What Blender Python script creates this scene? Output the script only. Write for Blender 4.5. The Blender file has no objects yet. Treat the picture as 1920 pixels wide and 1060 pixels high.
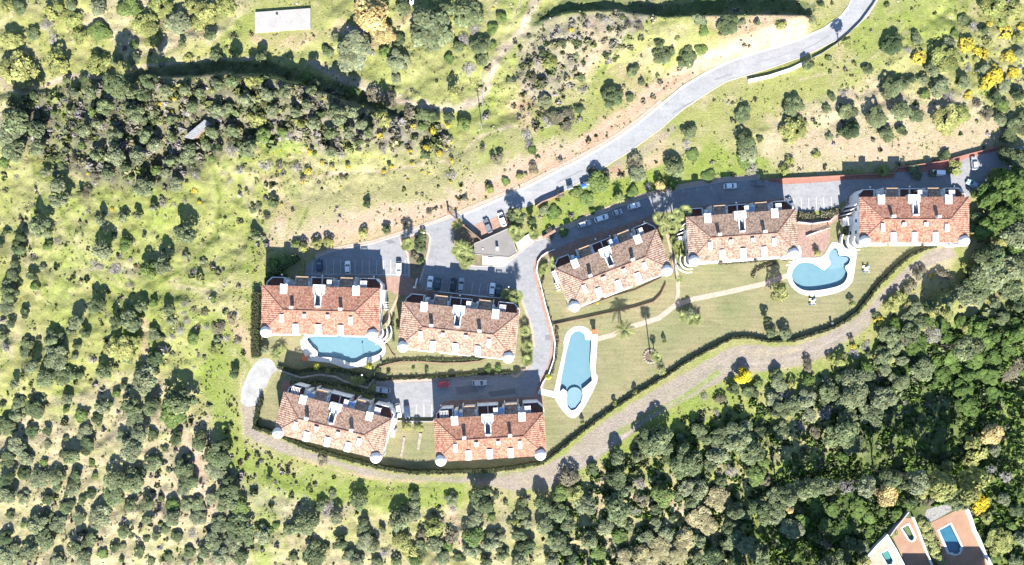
import bpy, bmesh, math, random
import numpy as np
from mathutils import Vector, Matrix
from mathutils.geometry import delaunay_2d_cdt
random.seed(7); rng = np.random.default_rng(7)
scene = bpy.context.scene
C = scene.collection
R = math.radians
# ------------------------------------------------------------------ camera, sky, sun, exposure
CAM_H = 235.0
cd = bpy.data.cameras.new('camera'); cam = bpy.data.objects.new('camera', cd); C.objects.link(cam)
cam.location = (0, 0, CAM_H); cam.rotation_euler = (0, 0, 0)
cd.sensor_fit = 'HORIZONTAL'; cd.angle = 2*math.atan(160.0/CAM_H); cd.clip_start = 1; cd.clip_end = 12000
scene.camera = cam
scene.render.resolution_x = 1024; scene.render.resolution_y = 565
SUN_EL = R(34.7); SAX, SAY = 0.124, -0.992
w = bpy.data.worlds.new('World'); scene.world = w; w.use_nodes = True
nt = w.node_tree; bg = nt.nodes['Background']
sky = nt.nodes.new('ShaderNodeTexSky'); sky.sky_type = 'NISHITA'; sky.sun_disc = False
sky.sun_elevation = SUN_EL; sky.sun_rotation = math.atan2(SAX, SAY); sky.air_density = 1.0; sky.dust_density = 0.0; sky.ozone_density = 3.5
nt.links.new(sky.outputs[0], bg.inputs[0]); bg.inputs[1].default_value = 0.078
sl = bpy.data.lights.new('sun', 'SUN'); sl.energy = 4.6; sl.angle = R(0.5); sl.color = (1.0, 0.955, 0.89)
so = bpy.data.objects.new('sun', sl); C.objects.link(so)
sdir = Vector((SAX*math.cos(SUN_EL), SAY*math.cos(SUN_EL), math.sin(SUN_EL)))
so.rotation_euler = sdir.to_track_quat('Z', 'Y').to_euler(); so.location = (40, -120, 150)
scene.view_settings.view_transform = 'Standard'; scene.view_settings.look = 'None'
scene.view_settings.gamma = 1.0; scene.view_settings.exposure = 1.88
scene.render.engine = 'CYCLES'

# ------------------------------------------------------------------ helpers
def smooth(a, b, x):
    t = np.clip((x-a)/(b-a), 0, 1); return t*t*(3-2*t)
class Noise:
    def __init__(s, seed): s.g = np.random.default_rng(seed).random((256, 256))
    def v(s, x, y):
        xi = np.floor(x).astype(int); yi = np.floor(y).astype(int); fx = x-xi; fy = y-yi
        fx = fx*fx*(3-2*fx); fy = fy*fy*(3-2*fy); g = s.g
        a = g[yi % 256, xi % 256]; b = g[yi % 256, (xi+1) % 256]; c = g[(yi+1) % 256, xi % 256]; d = g[(yi+1) % 256, (xi+1) % 256]
        return (a*(1-fx)+b*fx)*(1-fy)+(c*(1-fx)+d*fx)*fy
    def fbm(s, x, y, o=4):
        t = 0; a = .5; n = 0
        for k in range(o):
            t = t+a*s.v(x*2**k+13.7*k, y*2**k+7.3*k); n += a; a *= .5
        return t/n
N1, N2, N3, N4 = Noise(1), Noise(2), Noise(3), Noise(4)
def seg_dist(X, Y, pts, closed=False):
    d = np.full(np.shape(X), 1e9); n = len(pts)
    for i in range(n if closed else n-1):
        ax, ay = pts[i]; bx, by = pts[(i+1) % n]; vx, vy = bx-ax, by-ay
        t = np.clip(((X-ax)*vx+(Y-ay)*vy)/(vx*vx+vy*vy+1e-9), 0, 1)
        d = np.minimum(d, np.hypot(X-ax-t*vx, Y-ay-t*vy))
    return d
def inside(X, Y, pts):
    r = np.zeros(np.shape(X), bool); n = len(pts)
    for i in range(n):
        ax, ay = pts[i]; bx, by = pts[(i+1) % n]
        if ay == by: continue
        c = ((ay > Y) != (by > Y)) & (X < (bx-ax)*(Y-ay)/(by-ay)+ax); r ^= c
    return r
def sdist(X, Y, pts):
    d = seg_dist(X, Y, pts, True); return np.where(inside(X, Y, pts), -d, d)
# natural relief in photo-pixel units of the ground plane (6 px to the metre)
RIDGE = [(-60, 190), (60, 168), (150, 165), (250, 160), (330, 148), (420, 140), (500, 143), (560, 158), (640, 185), (720, 212), (800, 232), (870, 240)]
BANK = [(985, 62), (1010, 40), (1060, 27), (1110, 22), (1180, 26), (1240, 40), (1330, 36), (1420, 34), (1530, 36)]
WATER = {}
def relief(px, py):
    px = np.asarray(px, float); py = np.asarray(py, float)
    z = np.zeros(px.shape)
    yr = np.interp(px, [p[0] for p in RIDGE], [p[1] for p in RIDGE])
    up = smooth(-4, 8, py-yr); dn = 1-smooth(20, 150, py-yr)
    z += 5.0*up*dn*(1-smooth(620, 840, px))*(.15+.85*smooth(180, 330, px))
    yb = np.interp(px, [p[0] for p in BANK], [p[1] for p in BANK])
    road = smooth(14, 50, np.minimum(seg_dist(px, py, [(1240, 218), (1300, 172), (1380, 128), (1500, 90), (1570, 62), (1620, 15), (1650, -60)]), 400))
    z += 5.2*road*smooth(-5, 5, py-yb)*(1-smooth(30, 110, py-yb))*smooth(985, 1050, px)*(1-smooth(1490, 1535, px))*(.55+.45*smooth(1170, 1240, px))
    m = smooth(20, 90, sdist(px, py, [(430, 660), (560, 430), (840, 370), (1180, 180), (1400, 60), (1560, -20), (1700, -20), (1560, 130), (1400, 190), (1250, 300), (1440, 310), (1900, 240), (1960, 360), (1830, 480), (1680, 620), (1440, 720), (1040, 930), (440, 850)]))
    m2 = smooth(10, 40, sdist(px, py, [(1600, 1100), (1600, 1030), (1690, 945), (1820, 930), (1880, 1100)])) * smooth(5, 30, sdist(px, py, [(470, 10), (595, 10), (595, 70), (470, 70)]))
    z += m*m2*(N3.fbm(px/90, py/90, 3)-.5)*4.0
    z += m*m2*((N4.fbm(px/26, py/26, 2)-.5)*1.3+(N4.fbm(px/12+7, py/12, 2)-.5)*.75)
    return z
def Wp(px, py, z=None, ground=True):
    """photo pixel + height above the ground -> world point"""
    h = 0.0 if z is None else z
    zz = h
    for _ in range(4):
        k = (CAM_H-zz)/CAM_H
        gx, gy = 960+(px-960)*k, 530+(py-530)*k
        zz = h + (float(relief(gx, gy)) if ground else 0)
    k = (CAM_H-zz)/CAM_H
    return Vector(((px-960)/6*k, -(py-530)/6*k, zz))
def XY(p): return ((p[0]-960)/6, -(p[1]-530)/6)
def gz(x, y): return float(relief(x*6+960, 530-y*6))

def mesh_obj(name, V, F, mat=None, parent=None, attr=None, smooth_=False, uv=None):
    me = bpy.data.meshes.new(name); me.from_pydata([tuple(v) for v in V], [], [tuple(f) for f in F]); me.update()
    if mat:
        for m in (mat if isinstance(mat, (list, tuple)) else [mat]): me.materials.append(m)
    if attr is not None:
        a = me.color_attributes.new('col', 'FLOAT_COLOR', 'POINT')
        a.data.foreach_set('color', np.asarray(attr, dtype=np.float32).ravel())
    if uv is not None:
        l = me.uv_layers.new(name='UVMap'); vi = np.empty(len(me.loops), int); me.loops.foreach_get('vertex_index', vi)
        l.data.foreach_set('uv', np.asarray(uv, dtype=np.float32)[vi].ravel())
    if smooth_: me.polygons.foreach_set('use_smooth', [True]*len(me.polygons))
    o = bpy.data.objects.new(name, me); C.objects.link(o)
    if parent is not None: o.parent = parent
    return o
def fast_quads(name, V, mat, col=None, parent=None, tri=False):
    V = np.asarray(V, np.float32); k = 3 if tri else 4; n = len(V)//k
    me = bpy.data.meshes.new(name); me.vertices.add(len(V)); me.vertices.foreach_set('co', V.ravel())
    me.loops.add(n*k); me.loops.foreach_set('vertex_index', np.arange(n*k, dtype=np.int32))
    me.polygons.add(n); me.polygons.foreach_set('loop_start', np.arange(0, n*k, k, dtype=np.int32))
    me.update(calc_edges=True); me.materials.append(mat)
    if col is not None:
        a = me.color_attributes.new('col', 'FLOAT_COLOR', 'POINT'); a.data.foreach_set('color', np.asarray(col, np.float32).ravel())
    me.validate()
    o = bpy.data.objects.new(name, me); C.objects.link(o)
    if parent is not None: o.parent = parent
    return o
class MB:
    def __init__(s): s.V = []; s.F = []; s.M = []
    def add(s, V, F, m=0):
        b = len(s.V); s.V += [tuple(v) for v in V]; s.F += [tuple(i+b for i in f) for f in F]; s.M += [m]*len(F); return s
    def box(s, x0, x1, y0, y1, z0, z1, m=0):
        V = [(x0, y0, z0), (x1, y0, z0), (x1, y1, z0), (x0, y1, z0), (x0, y0, z1), (x1, y0, z1), (x1, y1, z1), (x0, y1, z1)]
        return s.add(V, [(3, 2, 1, 0), (4, 5, 6, 7), (0, 1, 5, 4), (1, 2, 6, 5), (2, 3, 7, 6), (3, 0, 4, 7)], m)
    def prism(s, P, z0, z1, m=0):
        n = len(P); a = sum(P[i][0]*P[(i+1) % n][1]-P[(i+1) % n][0]*P[i][1] for i in range(n))
        if a < 0: P = P[::-1]
        V = [(x, y, z0) for x, y in P]+[(x, y, z1) for x, y in P]
        return s.add(V, [tuple(range(n))[::-1], tuple(range(n, 2*n))]+[(i, (i+1) % n, n+(i+1) % n, n+i) for i in range(n)], m)
    def cyl(s, x, y, z0, z1, r0, r1=None, n=12, m=0, cap=True):
        r1 = r0 if r1 is None else r1
        V = [(x+r0*math.cos(2*math.pi*i/n), y+r0*math.sin(2*math.pi*i/n), z0) for i in range(n)]+[(x+r1*math.cos(2*math.pi*i/n), y+r1*math.sin(2*math.pi*i/n), z1) for i in range(n)]
        F = [(i, (i+1) % n, n+(i+1) % n, n+i) for i in range(n)]
        if cap: F += [tuple(range(n))[::-1], tuple(range(n, 2*n))]
        return s.add(V, F, m)
    def lathe(s, x, y, prof, n=20, m=0):
        V = []; F = []
        for r, z in prof: V += [(x+max(r, .001)*math.cos(2*math.pi*i/n), y+max(r, .001)*math.sin(2*math.pi*i/n), z) for i in range(n)]
        for k in range(len(prof)-1):
            for i in range(n): F.append((k*n+i, k*n+(i+1) % n, (k+1)*n+(i+1) % n, (k+1)*n+i))
        return s.add(V, F, m)
    def tube(s, pts, rad, n=6, m=0):
        V = []; F = []; pts = [Vector(p) for p in pts]
        for i, p in enumerate(pts):
            t = (pts[min(i+1, len(pts)-1)]-pts[max(i-1, 0)]).normalized()
            u = t.cross(Vector((.31, .95, .1))).normalized(); v = t.cross(u)
            r = rad[i] if isinstance(rad, (list, tuple)) else rad
            V += [p+u*r*math.cos(2*math.pi*k/n)+v*r*math.sin(2*math.pi*k/n) for k in range(n)]
        for i in range(len(pts)-1):
            for k in range(n): F.append((i*n+k, i*n+(k+1) % n, (i+1)*n+(k+1) % n, (i+1)*n+k))
        F += [tuple(range(n))[::-1], tuple(range((len(pts)-1)*n, len(pts)*n))]
        return s.add(V, F, m)
    def build(s, name, mat, parent=None, smooth_=False):
        o = mesh_obj(name, s.V, s.F, mat, parent, smooth_=smooth_)
        if isinstance(mat, (list, tuple)): o.data.polygons.foreach_set('material_index', s.M)
        return o
def tag(o, label=None, cat=None, group=None, kind=None):
    if label: o['label'] = label
    if cat: o['category'] = cat
    if group: o['group'] = group
    if kind: o['kind'] = kind
    return o
def empty(name, loc, rz=0.0):
    o = bpy.data.objects.new(name, None); C.objects.link(o); o.location = loc; o.rotation_euler = (0, 0, rz); o.empty_display_size = .5
    return o
def copy_tree(src, parent=None):
    c = src.copy(); C.objects.link(c); c.parent = parent
    for ch in src.children: copy_tree(ch, c)
    return c
# ------------------------------------------------------------------ materials
def newmat(name):
    m = bpy.data.materials.new(name); m.use_nodes = True; t = m.node_tree; b = t.nodes['Principled BSDF']
    b.inputs['Roughness'].default_value = .85; b.inputs['Specular IOR Level'].default_value = .25
    return m, t, b
def nd(t, ty, **k):
    n = t.nodes.new(ty)
    for a, v in k.items(): setattr(n, a, v)
    return n
def ramp(t, stops):
    r = nd(t, 'ShaderNodeValToRGB'); e = r.color_ramp.elements
    while len(e) < len(stops): e.new(.5)
    for i, (p, c) in enumerate(stops): e[i].position = p; e[i].color = (*c, 1)
    return r
def noise_mat(name, stops, scale=1.0, rough=.85, detail=6, bump=0.0, bscale=None, stretch=None, spec=.25, scale2=None, amt2=.25):
    m, t, b = newmat(name); tc = nd(t, 'ShaderNodeNewGeometry'); L = t.links
    src = tc.outputs['Position']
    if stretch:
        mp = nd(t, 'ShaderNodeMapping'); mp.inputs['Scale'].default_value = stretch[:3]; mp.inputs['Rotation'].default_value = (0, 0, stretch[3]); L.new(src, mp.inputs[0]); src = mp.outputs[0]
    n = nd(t, 'ShaderNodeTexNoise'); n.inputs['Scale'].default_value = scale; n.inputs['Detail'].default_value = detail; n.inputs['Roughness'].default_value = .62; L.new(src, n.inputs[0])
    r = ramp(t, stops); L.new(n.outputs[0], r.inputs[0]); out = r.outputs[0]
    if scale2:
        n2 = nd(t, 'ShaderNodeTexNoise'); n2.inputs['Scale'].default_value = scale2; n2.inputs['Detail'].default_value = 3; L.new(tc.outputs['Position'], n2.inputs[0])
        mr = nd(t, 'ShaderNodeMapRange'); mr.inputs[1].default_value = .3; mr.inputs[2].default_value = .7; mr.inputs[3].default_value = 1-amt2; mr.inputs[4].default_value = 1+amt2; L.new(n2.outputs[0], mr.inputs[0])
        vm = nd(t, 'ShaderNodeVectorMath', operation='SCALE'); L.new(out, vm.inputs[0]); L.new(mr.outputs[0], vm.inputs['Scale']); out = vm.outputs[0]
    L.new(out, b.inputs['Base Color']); b.inputs['Roughness'].default_value = rough; b.inputs['Specular IOR Level'].default_value = spec
    if bump:
        nb = nd(t, 'ShaderNodeTexNoise'); nb.inputs['Scale'].default_value = bscale or scale*4; nb.inputs['Detail'].default_value = 4; L.new(tc.outputs['Position'], nb.inputs[0])
        bp = nd(t, 'ShaderNodeBump'); bp.inputs['Strength'].default_value = bump; bp.inputs['Distance'].default_value = .15; L.new(nb.outputs[0], bp.inputs['Height']); L.new(bp.outputs[0], b.inputs['Normal'])
    return m
def flat(name, col, rough=.6, spec=.3, metal=0.0, var=.12, scale=3.0):
    lo = tuple(c*(1-var) for c in col); hi = tuple(min(1, c*(1+var)) for c in col)
    m = noise_mat(name, [(.3, lo), (.7, hi)], scale, rough, 4, spec=spec)
    m.node_tree.nodes['Principled BSDF'].inputs['Metallic'].default_value = metal
    return m
def foliage_mat(name, a, b_, trans=.08, rough=.75):
    m, t, b = newmat(name); L = t.links
    at = nd(t, 'ShaderNodeAttribute'); at.attribute_name = 'col'
    oi = nd(t, 'ShaderNodeObjectInfo')
    mx = nd(t, 'ShaderNodeMix', data_type='RGBA'); mx.inputs[6].default_value = (*a, 1); mx.inputs[7].default_value = (*b_, 1); L.new(oi.outputs['Random'], mx.inputs[0])
    vm = nd(t, 'ShaderNodeVectorMath', operation='MULTIPLY'); L.new(mx.outputs[2], vm.inputs[0]); L.new(at.outputs['Color'], vm.inputs[1])
    L.new(vm.outputs[0], b.inputs['Base Color']); b.inputs['Roughness'].default_value = rough; b.inputs['Specular IOR Level'].default_value = .2
    tr = nd(t, 'ShaderNodeBsdfTranslucent'); L.new(vm.outputs[0], tr.inputs[0]); ms = nd(t, 'ShaderNodeMixShader'); ms.inputs[0].default_value = trans
    L.new(b.outputs[0], ms.inputs[1]); L.new(tr.outputs[0], ms.inputs[2]); L.new(ms.outputs[0], t.nodes['Material Output'].inputs[0])
    return m
def attr_mat(name, rough=.9, scale=1.6, amt=.35, bump=.5, scale3=.35):
    m, t, b = newmat(name); L = t.links; at = nd(t, 'ShaderNodeAttribute'); at.attribute_name = 'col'; g = nd(t, 'ShaderNodeNewGeometry')
    out = at.outputs['Color']
    for sc, am in ((scale, amt), (scale*4, amt*.7), (scale3, amt*.4)):
        n = nd(t, 'ShaderNodeTexNoise'); n.inputs['Scale'].default_value = sc; n.inputs['Detail'].default_value = 5; n.inputs['Roughness'].default_value = .7; L.new(g.outputs['Position'], n.inputs[0])
        mr = nd(t, 'ShaderNodeMapRange'); mr.inputs[1].default_value = .3; mr.inputs[2].default_value = .7; mr.inputs[3].default_value = 1-am; mr.inputs[4].default_value = 1+am; L.new(n.outputs[0], mr.inputs[0])
        vm = nd(t, 'ShaderNodeVectorMath', operation='SCALE'); L.new(out, vm.inputs[0]); L.new(mr.outputs[0], vm.inputs['Scale']); out = vm.outputs[0]
    L.new(out, b.inputs['Base Color']); b.inputs['Roughness'].default_value = rough; b.inputs['Specular IOR Level'].default_value = .1
    nb = nd(t, 'ShaderNodeTexNoise'); nb.inputs['Scale'].default_value = 2.2; nb.inputs['Detail'].default_value = 5; L.new(g.outputs['Position'], nb.inputs[0])
    bp = nd(t, 'ShaderNodeBump'); bp.inputs['Strength'].default_value = bump; bp.inputs['Distance'].default_value = .5; L.new(nb.outputs[0], bp.inputs['Height']); L.new(bp.outputs[0], b.inputs['Normal'])
    return m
def plain_attr(name, rough=.85, trans=.0):
    m, t, b = newmat(name); at = nd(t, 'ShaderNodeAttribute'); at.attribute_name = 'col'; t.links.new(at.outputs['Color'], b.inputs['Base Color']); b.inputs['Roughness'].default_value = rough; b.inputs['Specular IOR Level'].default_value = .15
    return m
M = {}
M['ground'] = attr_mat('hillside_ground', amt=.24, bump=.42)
M['lawn'] = noise_mat('mown_lawn', [(.25, (.115, .130, .055)), (.42, (.155, .155, .075)), (.6, (.195, .172, .092)), (.8, (.24, .205, .125))], .07, .9, 9, .3, 3, scale2=1.8, amt2=.16)
def overlay(m, scale, lo, hi, fac, stretch=None, detail=3, wave=False):
    """multiplies the base colour by a second pattern (mown rows, tyre wear, stains)"""
    t = m.node_tree; L = t.links; b = t.nodes['Principled BSDF']; src = b.inputs['Base Color'].links[0].from_socket
    g = nd(t, 'ShaderNodeNewGeometry'); v = g.outputs['Position']
    if stretch: mp = nd(t, 'ShaderNodeMapping'); mp.inputs['Rotation'].default_value = (0, 0, stretch[2]); mp.inputs['Scale'].default_value = (stretch[0], stretch[1], 1); L.new(v, mp.inputs[0]); v = mp.outputs[0]
    n = nd(t, 'ShaderNodeTexNoise'); n.inputs['Scale'].default_value = scale; n.inputs['Detail'].default_value = detail; L.new(v, n.inputs[0])
    mr = nd(t, 'ShaderNodeMapRange'); mr.inputs[1].default_value = lo; mr.inputs[2].default_value = hi; mr.inputs[3].default_value = fac[0]; mr.inputs[4].default_value = fac[1]; L.new(n.outputs[0], mr.inputs[0])
    vm = nd(t, 'ShaderNodeVectorMath', operation='SCALE'); L.new(src, vm.inputs[0]); L.new(mr.outputs[0], vm.inputs['Scale']); L.new(vm.outputs[0], b.inputs['Base Color']); return m
overlay(M['lawn'], 1.0, .35, .65, (.90, 1.10), (.10, 1.3, R(-12)))
overlay(M['lawn'], .35, .58, .75, (1.0, .80))
M['asphalt'] = noise_mat('light_asphalt', [(.2, (.168, .168, .172)), (.45, (.213, .212, .216)), (.62, (.228, .226, .229)), (.8, (.257, .254, .255))], .16, .85, 9, .15, 8, stretch=(1, 1, 1, 0), scale2=1.1, amt2=.10)
M['asphalt_road'] = noise_mat('worn_road_asphalt', [(.25, (.215, .214, .218)), (.5, (.252, .250, .253)), (.75, (.288, .285, .286))], .2, .85, 9, .15, 8, scale2=1.3, amt2=.08)
overlay(M['asphalt'], .45, .62, .76, (1.0, .78), None, 6); overlay(M['asphalt'], .9, .35, .7, (1.06, .92), (.25, 1.0, R(4)))
overlay(M['asphalt_road'], .8, .35, .68, (1.03, .94), (.12, 1.2, R(-28))); overlay(M['asphalt_road'], .3, .62, .76, (1.0, .82), None, 6)
M['kerb'] = flat('concrete_kerb', (.42, .38, .34), .8)
M['redpave'] = noise_mat('terracotta_paving', [(.25, (.20, .12, .09)), (.5, (.26, .165, .13)), (.75, (.33, .225, .18))], .8, .85, 6, .1, 6, scale2=6, amt2=.2)
M['pinkpave'] = noise_mat('pale_pink_paving', [(.3, (.30, .215, .165)), (.7, (.40, .31, .25))], .9, .85, 6, .1, 6, scale2=5, amt2=.12)
M['redwalk'] = noise_mat('red_walkway', [(.3, (.23, .105, .075)), (.7, (.31, .155, .12))], 1.2, .8, 5, scale2=5, amt2=.15)
M['dirt'] = noise_mat('dirt_track', [(.25, (.18, .15, .12)), (.5, (.235, .20, .165)), (.75, (.31, .265, .22))], .25, .95, 9, .4, 3, scale2=2.2, amt2=.16)
overlay(M['dirt'], .5, .35, .65, (1.12, .84), (.22, 1.4, R(-28)), 5)
M['chalk'] = noise_mat('pale_chalk_ground', [(.25, (.20, .195, .185)), (.5, (.28, .275, .265)), (.8, (.38, .375, .37))], .3, .95, 8, .3, 3, scale2=2, amt2=.1)
M['deck'] = noise_mat('white_pool_deck', [(.3, (.42, .41, .395)), (.7, (.52, .51, .495))], .5, .7, 6, scale2=4, amt2=.05)
M['white'] = noise_mat('white_render', [(.3, (.60, .595, .59)), (.7, (.74, .73, .72))], .8, .75, 6, scale2=5, amt2=.05)
M['concrete'] = noise_mat('pale_concrete', [(.25, (.27, .255, .235)), (.7, (.37, .35, .33))], .25, .9, 8, .1, 6, scale2=2.5, amt2=.1)
M['greyroof'] = noise_mat('grey_roof_felt', [(.25, (.155, .143, .135)), (.7, (.20, .186, .176))], .4, .85, 7, .1, 8, scale2=3, amt2=.06)
M['brownwall'] = flat('brown_masonry', (.19, .12, .085), .9)
M['glass'] = flat('dark_glass', (.03, .045, .06), .08, .6, var=.2)
M['bluepanel'] = flat('pale_blue_panel', (.20, .32, .55), .3, .5)
M['bluebin'] = flat('blue_plastic', (.03, .10, .45), .4, .4)
M['greybin'] = flat('grey_green_plastic', (.10, .12, .12), .5, .4)
M['paint'] = flat('white_road_paint', (.55, .55, .55), .7)
M['metal'] = flat('galvanised_metal', (.30, .31, .33), .45, .5, .4)
M['darkmetal'] = flat('dark_metal', (.04, .042, .045), .5, .5)
M['lampglass'] = flat('opal_lamp_globe', (.75, .75, .75), .3, .5, var=.03)
M['orange'] = flat('orange_tile_cap', (.45, .13, .05), .7)
M['wood'] = flat('weathered_timber', (.22, .16, .11), .85)
M['bark'] = noise_mat('tree_bark', [(.3, (.06, .048, .036)), (.7, (.13, .105, .08))], 4, .95, 5, .4, 8)
M['palmbark'] = noise_mat('palm_bark', [(.3, (.10, .08, .06)), (.7, (.20, .16, .12))], 5, .95, 5, .4, 8)
M['rubber'] = flat('tyre_rubber', (.02, .02, .022), .8)
M['lamp'] = flat('headlamp_glass', (.55, .57, .6), .15, .6)
M['tail'] = flat('tail_lamp_red', (.35, .02, .02), .25, .5)
M['poolfloor'] = noise_mat('pale_blue_pool_tiles', [(.3, (.165, .235, .25)), (.7, (.185, .262, .275))], .5, .5, 4)
M['poolshallow'] = noise_mat('shallow_pool_tiles', [(.3, (.215, .27, .295)), (.7, (.24, .295, .32))], .5, .5, 4)
M['deepfloor'] = noise_mat('deep_blue_pool_tiles', [(.3, (.028, .115, .165)), (.7, (.040, .14, .195))], .5, .5, 4)
M['greenfloor'] = noise_mat('green_pool_floor', [(.3, (.06, .19, .14)), (.7, (.09, .24, .18))], .7, .5, 4)
M['olivefloor'] = noise_mat('murky_olive_pool_floor', [(.3, (.10, .12, .03)), (.7, (.16, .17, .05))], .7, .5, 4)
M['rock'] = noise_mat('garden_rock', [(.3, (.18, .15, .12)), (.7, (.36, .31, .26))], 1.2, .95, 6, .5, 3)
def water_mat():
    m, t, b = newmat('pool_water'); L = t.links
    tr = nd(t, 'ShaderNodeBsdfTransparent'); tr.inputs[0].default_value = (.84, .95, .99, 1)
    gl = nd(t, 'ShaderNodeBsdfGlossy'); gl.inputs['Roughness'].default_value = .06; gl.inputs[0].default_value = (1, 1, 1, 1)
    g = nd(t, 'ShaderNodeNewGeometry'); n = nd(t, 'ShaderNodeTexNoise'); n.inputs['Scale'].default_value = 1.6; n.inputs['Detail'].default_value = 3; L.new(g.outputs['Position'], n.inputs[0])
    bp = nd(t, 'ShaderNodeBump'); bp.inputs['Strength'].default_value = .25; bp.inputs['Distance'].default_value = .1; L.new(n.outputs[0], bp.inputs['Height']); L.new(bp.outputs[0], gl.inputs['Normal'])
    ms = nd(t, 'ShaderNodeMixShader'); ms.inputs[0].default_value = .07; L.new(tr.outputs[0], ms.inputs[1]); L.new(gl.outputs[0], ms.inputs[2]); L.new(ms.outputs[0], t.nodes['Material Output'].inputs[0])
    t.nodes.remove(b); return m
M['water'] = water_mat()
def tile_mat(name, dark, mid, light, wear=.5):
    m, t, b = newmat(name); L = t.links
    uv = nd(t, 'ShaderNodeUVMap'); uv.uv_map = 'UVMap'
    fl = nd(t, 'ShaderNodeVectorMath', operation='FLOOR'); L.new(uv.outputs[0], fl.inputs[0])
    wn = nd(t, 'ShaderNodeTexWhiteNoise', noise_dimensions='2D'); L.new(fl.outputs[0], wn.inputs['Vector'])
    n = nd(t, 'ShaderNodeTexNoise'); n.inputs['Scale'].default_value = .55; n.inputs['Detail'].default_value = 6; n.inputs['Roughness'].default_value = .7
    g = nd(t, 'ShaderNodeNewGeometry'); L.new(g.outputs['Position'], n.inputs[0])
    ma = nd(t, 'ShaderNodeMath', operation='MULTIPLY_ADD'); ma.inputs[1].default_value = .55; L.new(wn.outputs['Value'], ma.inputs[0])
    mb = nd(t, 'ShaderNodeMath', operation='MULTIPLY_ADD'); mb.inputs[1].default_value = .7; mb.inputs[2].default_value = -.13; L.new(n.outputs[0], mb.inputs[0]); L.new(mb.outputs[0], ma.inputs[2])
    r = ramp(t, [(.12, dark), (.42, mid), (.68, tuple(.5*(a+b_) for a, b_ in zip(mid, light))), (.95, light)]); L.new(ma.outputs[0], r.inputs[0]); L.new(r.outputs[0], b.inputs['Base Color'])
    b.inputs['Roughness'].default_value = .9; b.inputs['Specular IOR Level'].default_value = .12
    return m
# ------------------------------------------------------------------ pools (needed by the terrain: it dips under them)
def spline(P, n=4):
    out = []; m = len(P)
    for i in range(m):
        p0, p1, p2, p3 = [np.array(P[(i+k-1) % m], float) for k in range(4)]
        for j in range(n):
            t = j/n; out.append(tuple(.5*((2*p1)+(-p0+p2)*t+(2*p0-5*p1+4*p2-p3)*t*t+(-p0+3*p1-3*p2+p3)*t**3)))
    return out
P1D = [(573, 628), (574, 671), (590, 677), (620, 680.5), (640, 688), (655, 691), (672, 688), (690, 683), (705, 677), (718, 668), (723, 656), (718, 642), (708, 628)]
P1W = [(583, 631), (584, 648), (592, 656), (596, 661), (597, 669), (615, 670), (640, 674), (655, 680), (668, 679.5), (684, 671), (700, 668), (711, 663), (717, 656), (711, 647), (702, 642), (690, 636), (686, 631)]
P2D = [(1057, 642), (1063, 624), (1075, 614), (1089, 611.5), (1101, 616), (1107, 622), (1119.5, 624), (1119, 652), (1117, 680), (1116, 697), (1119, 717), (1086, 777), (1065, 780), (1040, 746), (1042, 722), (1057, 655)]
P2W = [(1070, 630), (1077, 622.5), (1087.5, 620.5), (1096, 627), (1097, 637.5), (1109, 638), (1107, 670), (1106.5, 685), (1110, 714), (1100, 723), (1091, 730), (1092.5, 742), (1089, 755), (1079, 768), (1071, 770), (1064, 762), (1063, 734), (1056, 729), (1049, 735), (1052.5, 710), (1062, 660)]
P3D = [(1476, 519), (1478, 504), (1486, 489), (1504, 484), (1540, 482), (1555, 463), (1561, 455), (1572, 456), (1589, 465), (1605, 468), (1602, 504), (1597, 529), (1581, 544), (1557, 552), (1529, 556), (1502, 551), (1485, 538)]
P3W = [(1485, 512), (1493, 498.5), (1504, 493), (1521, 494), (1532, 500), (1544, 507), (1551, 502), (1558, 494), (1554, 485), (1555, 474), (1563, 466), (1570, 468), (1573, 479), (1582, 479.5), (1590, 481), (1594, 486), (1591, 495), (1584, 501), (1589, 512), (1587, 523), (1579, 533), (1561, 539.5), (1534, 544.5), (1510, 545), (1494, 537), (1486, 525)]
PAD = [(1649, 1037), (1665.5, 1028.5), (1677, 1051), (1674, 1060), (1663, 1062)]
PAW = [(1652, 1038), (1664.5, 1032), (1674, 1050.5), (1672, 1057.5), (1664, 1059)]
PBD = [(1688, 990), (1704, 980), (1718, 1007), (1715.5, 1014), (1709, 1017), (1702, 1013), (1699, 1008)]
PBW = [(1691.5, 990.5), (1702.5, 984.5), (1713.5, 1007), (1712.5, 1012), (1708.5, 1014), (1704, 1011), (1701, 1005)]
PCD = [(1757, 994), (1783, 979.5), (1805.5, 1025), (1803.5, 1032), (1800, 1039), (1790, 1042), (1781, 1039), (1776, 1038.5)]
PCW = [(1761, 994.5), (1781.5, 983.5), (1802, 1025), (1799, 1027.5), (1799.5, 1034), (1795, 1038.5), (1789, 1039), (1785, 1035.5), (1780, 1036.5)]
POOLS = [
 ('swimming_pool', spline(P1D, 3), spline(P1W, 3), 'white', 'kidney shaped blue pool with a stepped corner, tucked under the westernmost apartment block', M['poolfloor'], M['deck'], 0),
 ('swimming_pool', spline(P2D, 3), P2W, 'white', 'long tapering blue pool with a round paler paddling end, beside the curving road', M['poolfloor'], M['deck'], 0),
 ('swimming_pool', spline(P3D, 3), spline(P3W, 3), 'white', 'whale shaped blue pool with a forked tail beside the brick terrace', M['poolfloor'], M['deck'], 0),
 ('swimming_pool', PAD, PAW, 'white', 'small green watered garden pool nearest the white wall in the bottom right villas', M['greenfloor'], M['deck'], 0),
 ('swimming_pool', PBD, PBW, 'white', 'small murky olive coloured pool on the middle terracotta villa terrace', M['olivefloor'], M['deck'], 0),
 ('swimming_pool', PCD, PCW, 'white', 'deep blue rectangular villa pool with a rounded end on the rightmost terracotta terrace', M['deepfloor'], M['deck'], 0)]
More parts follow.
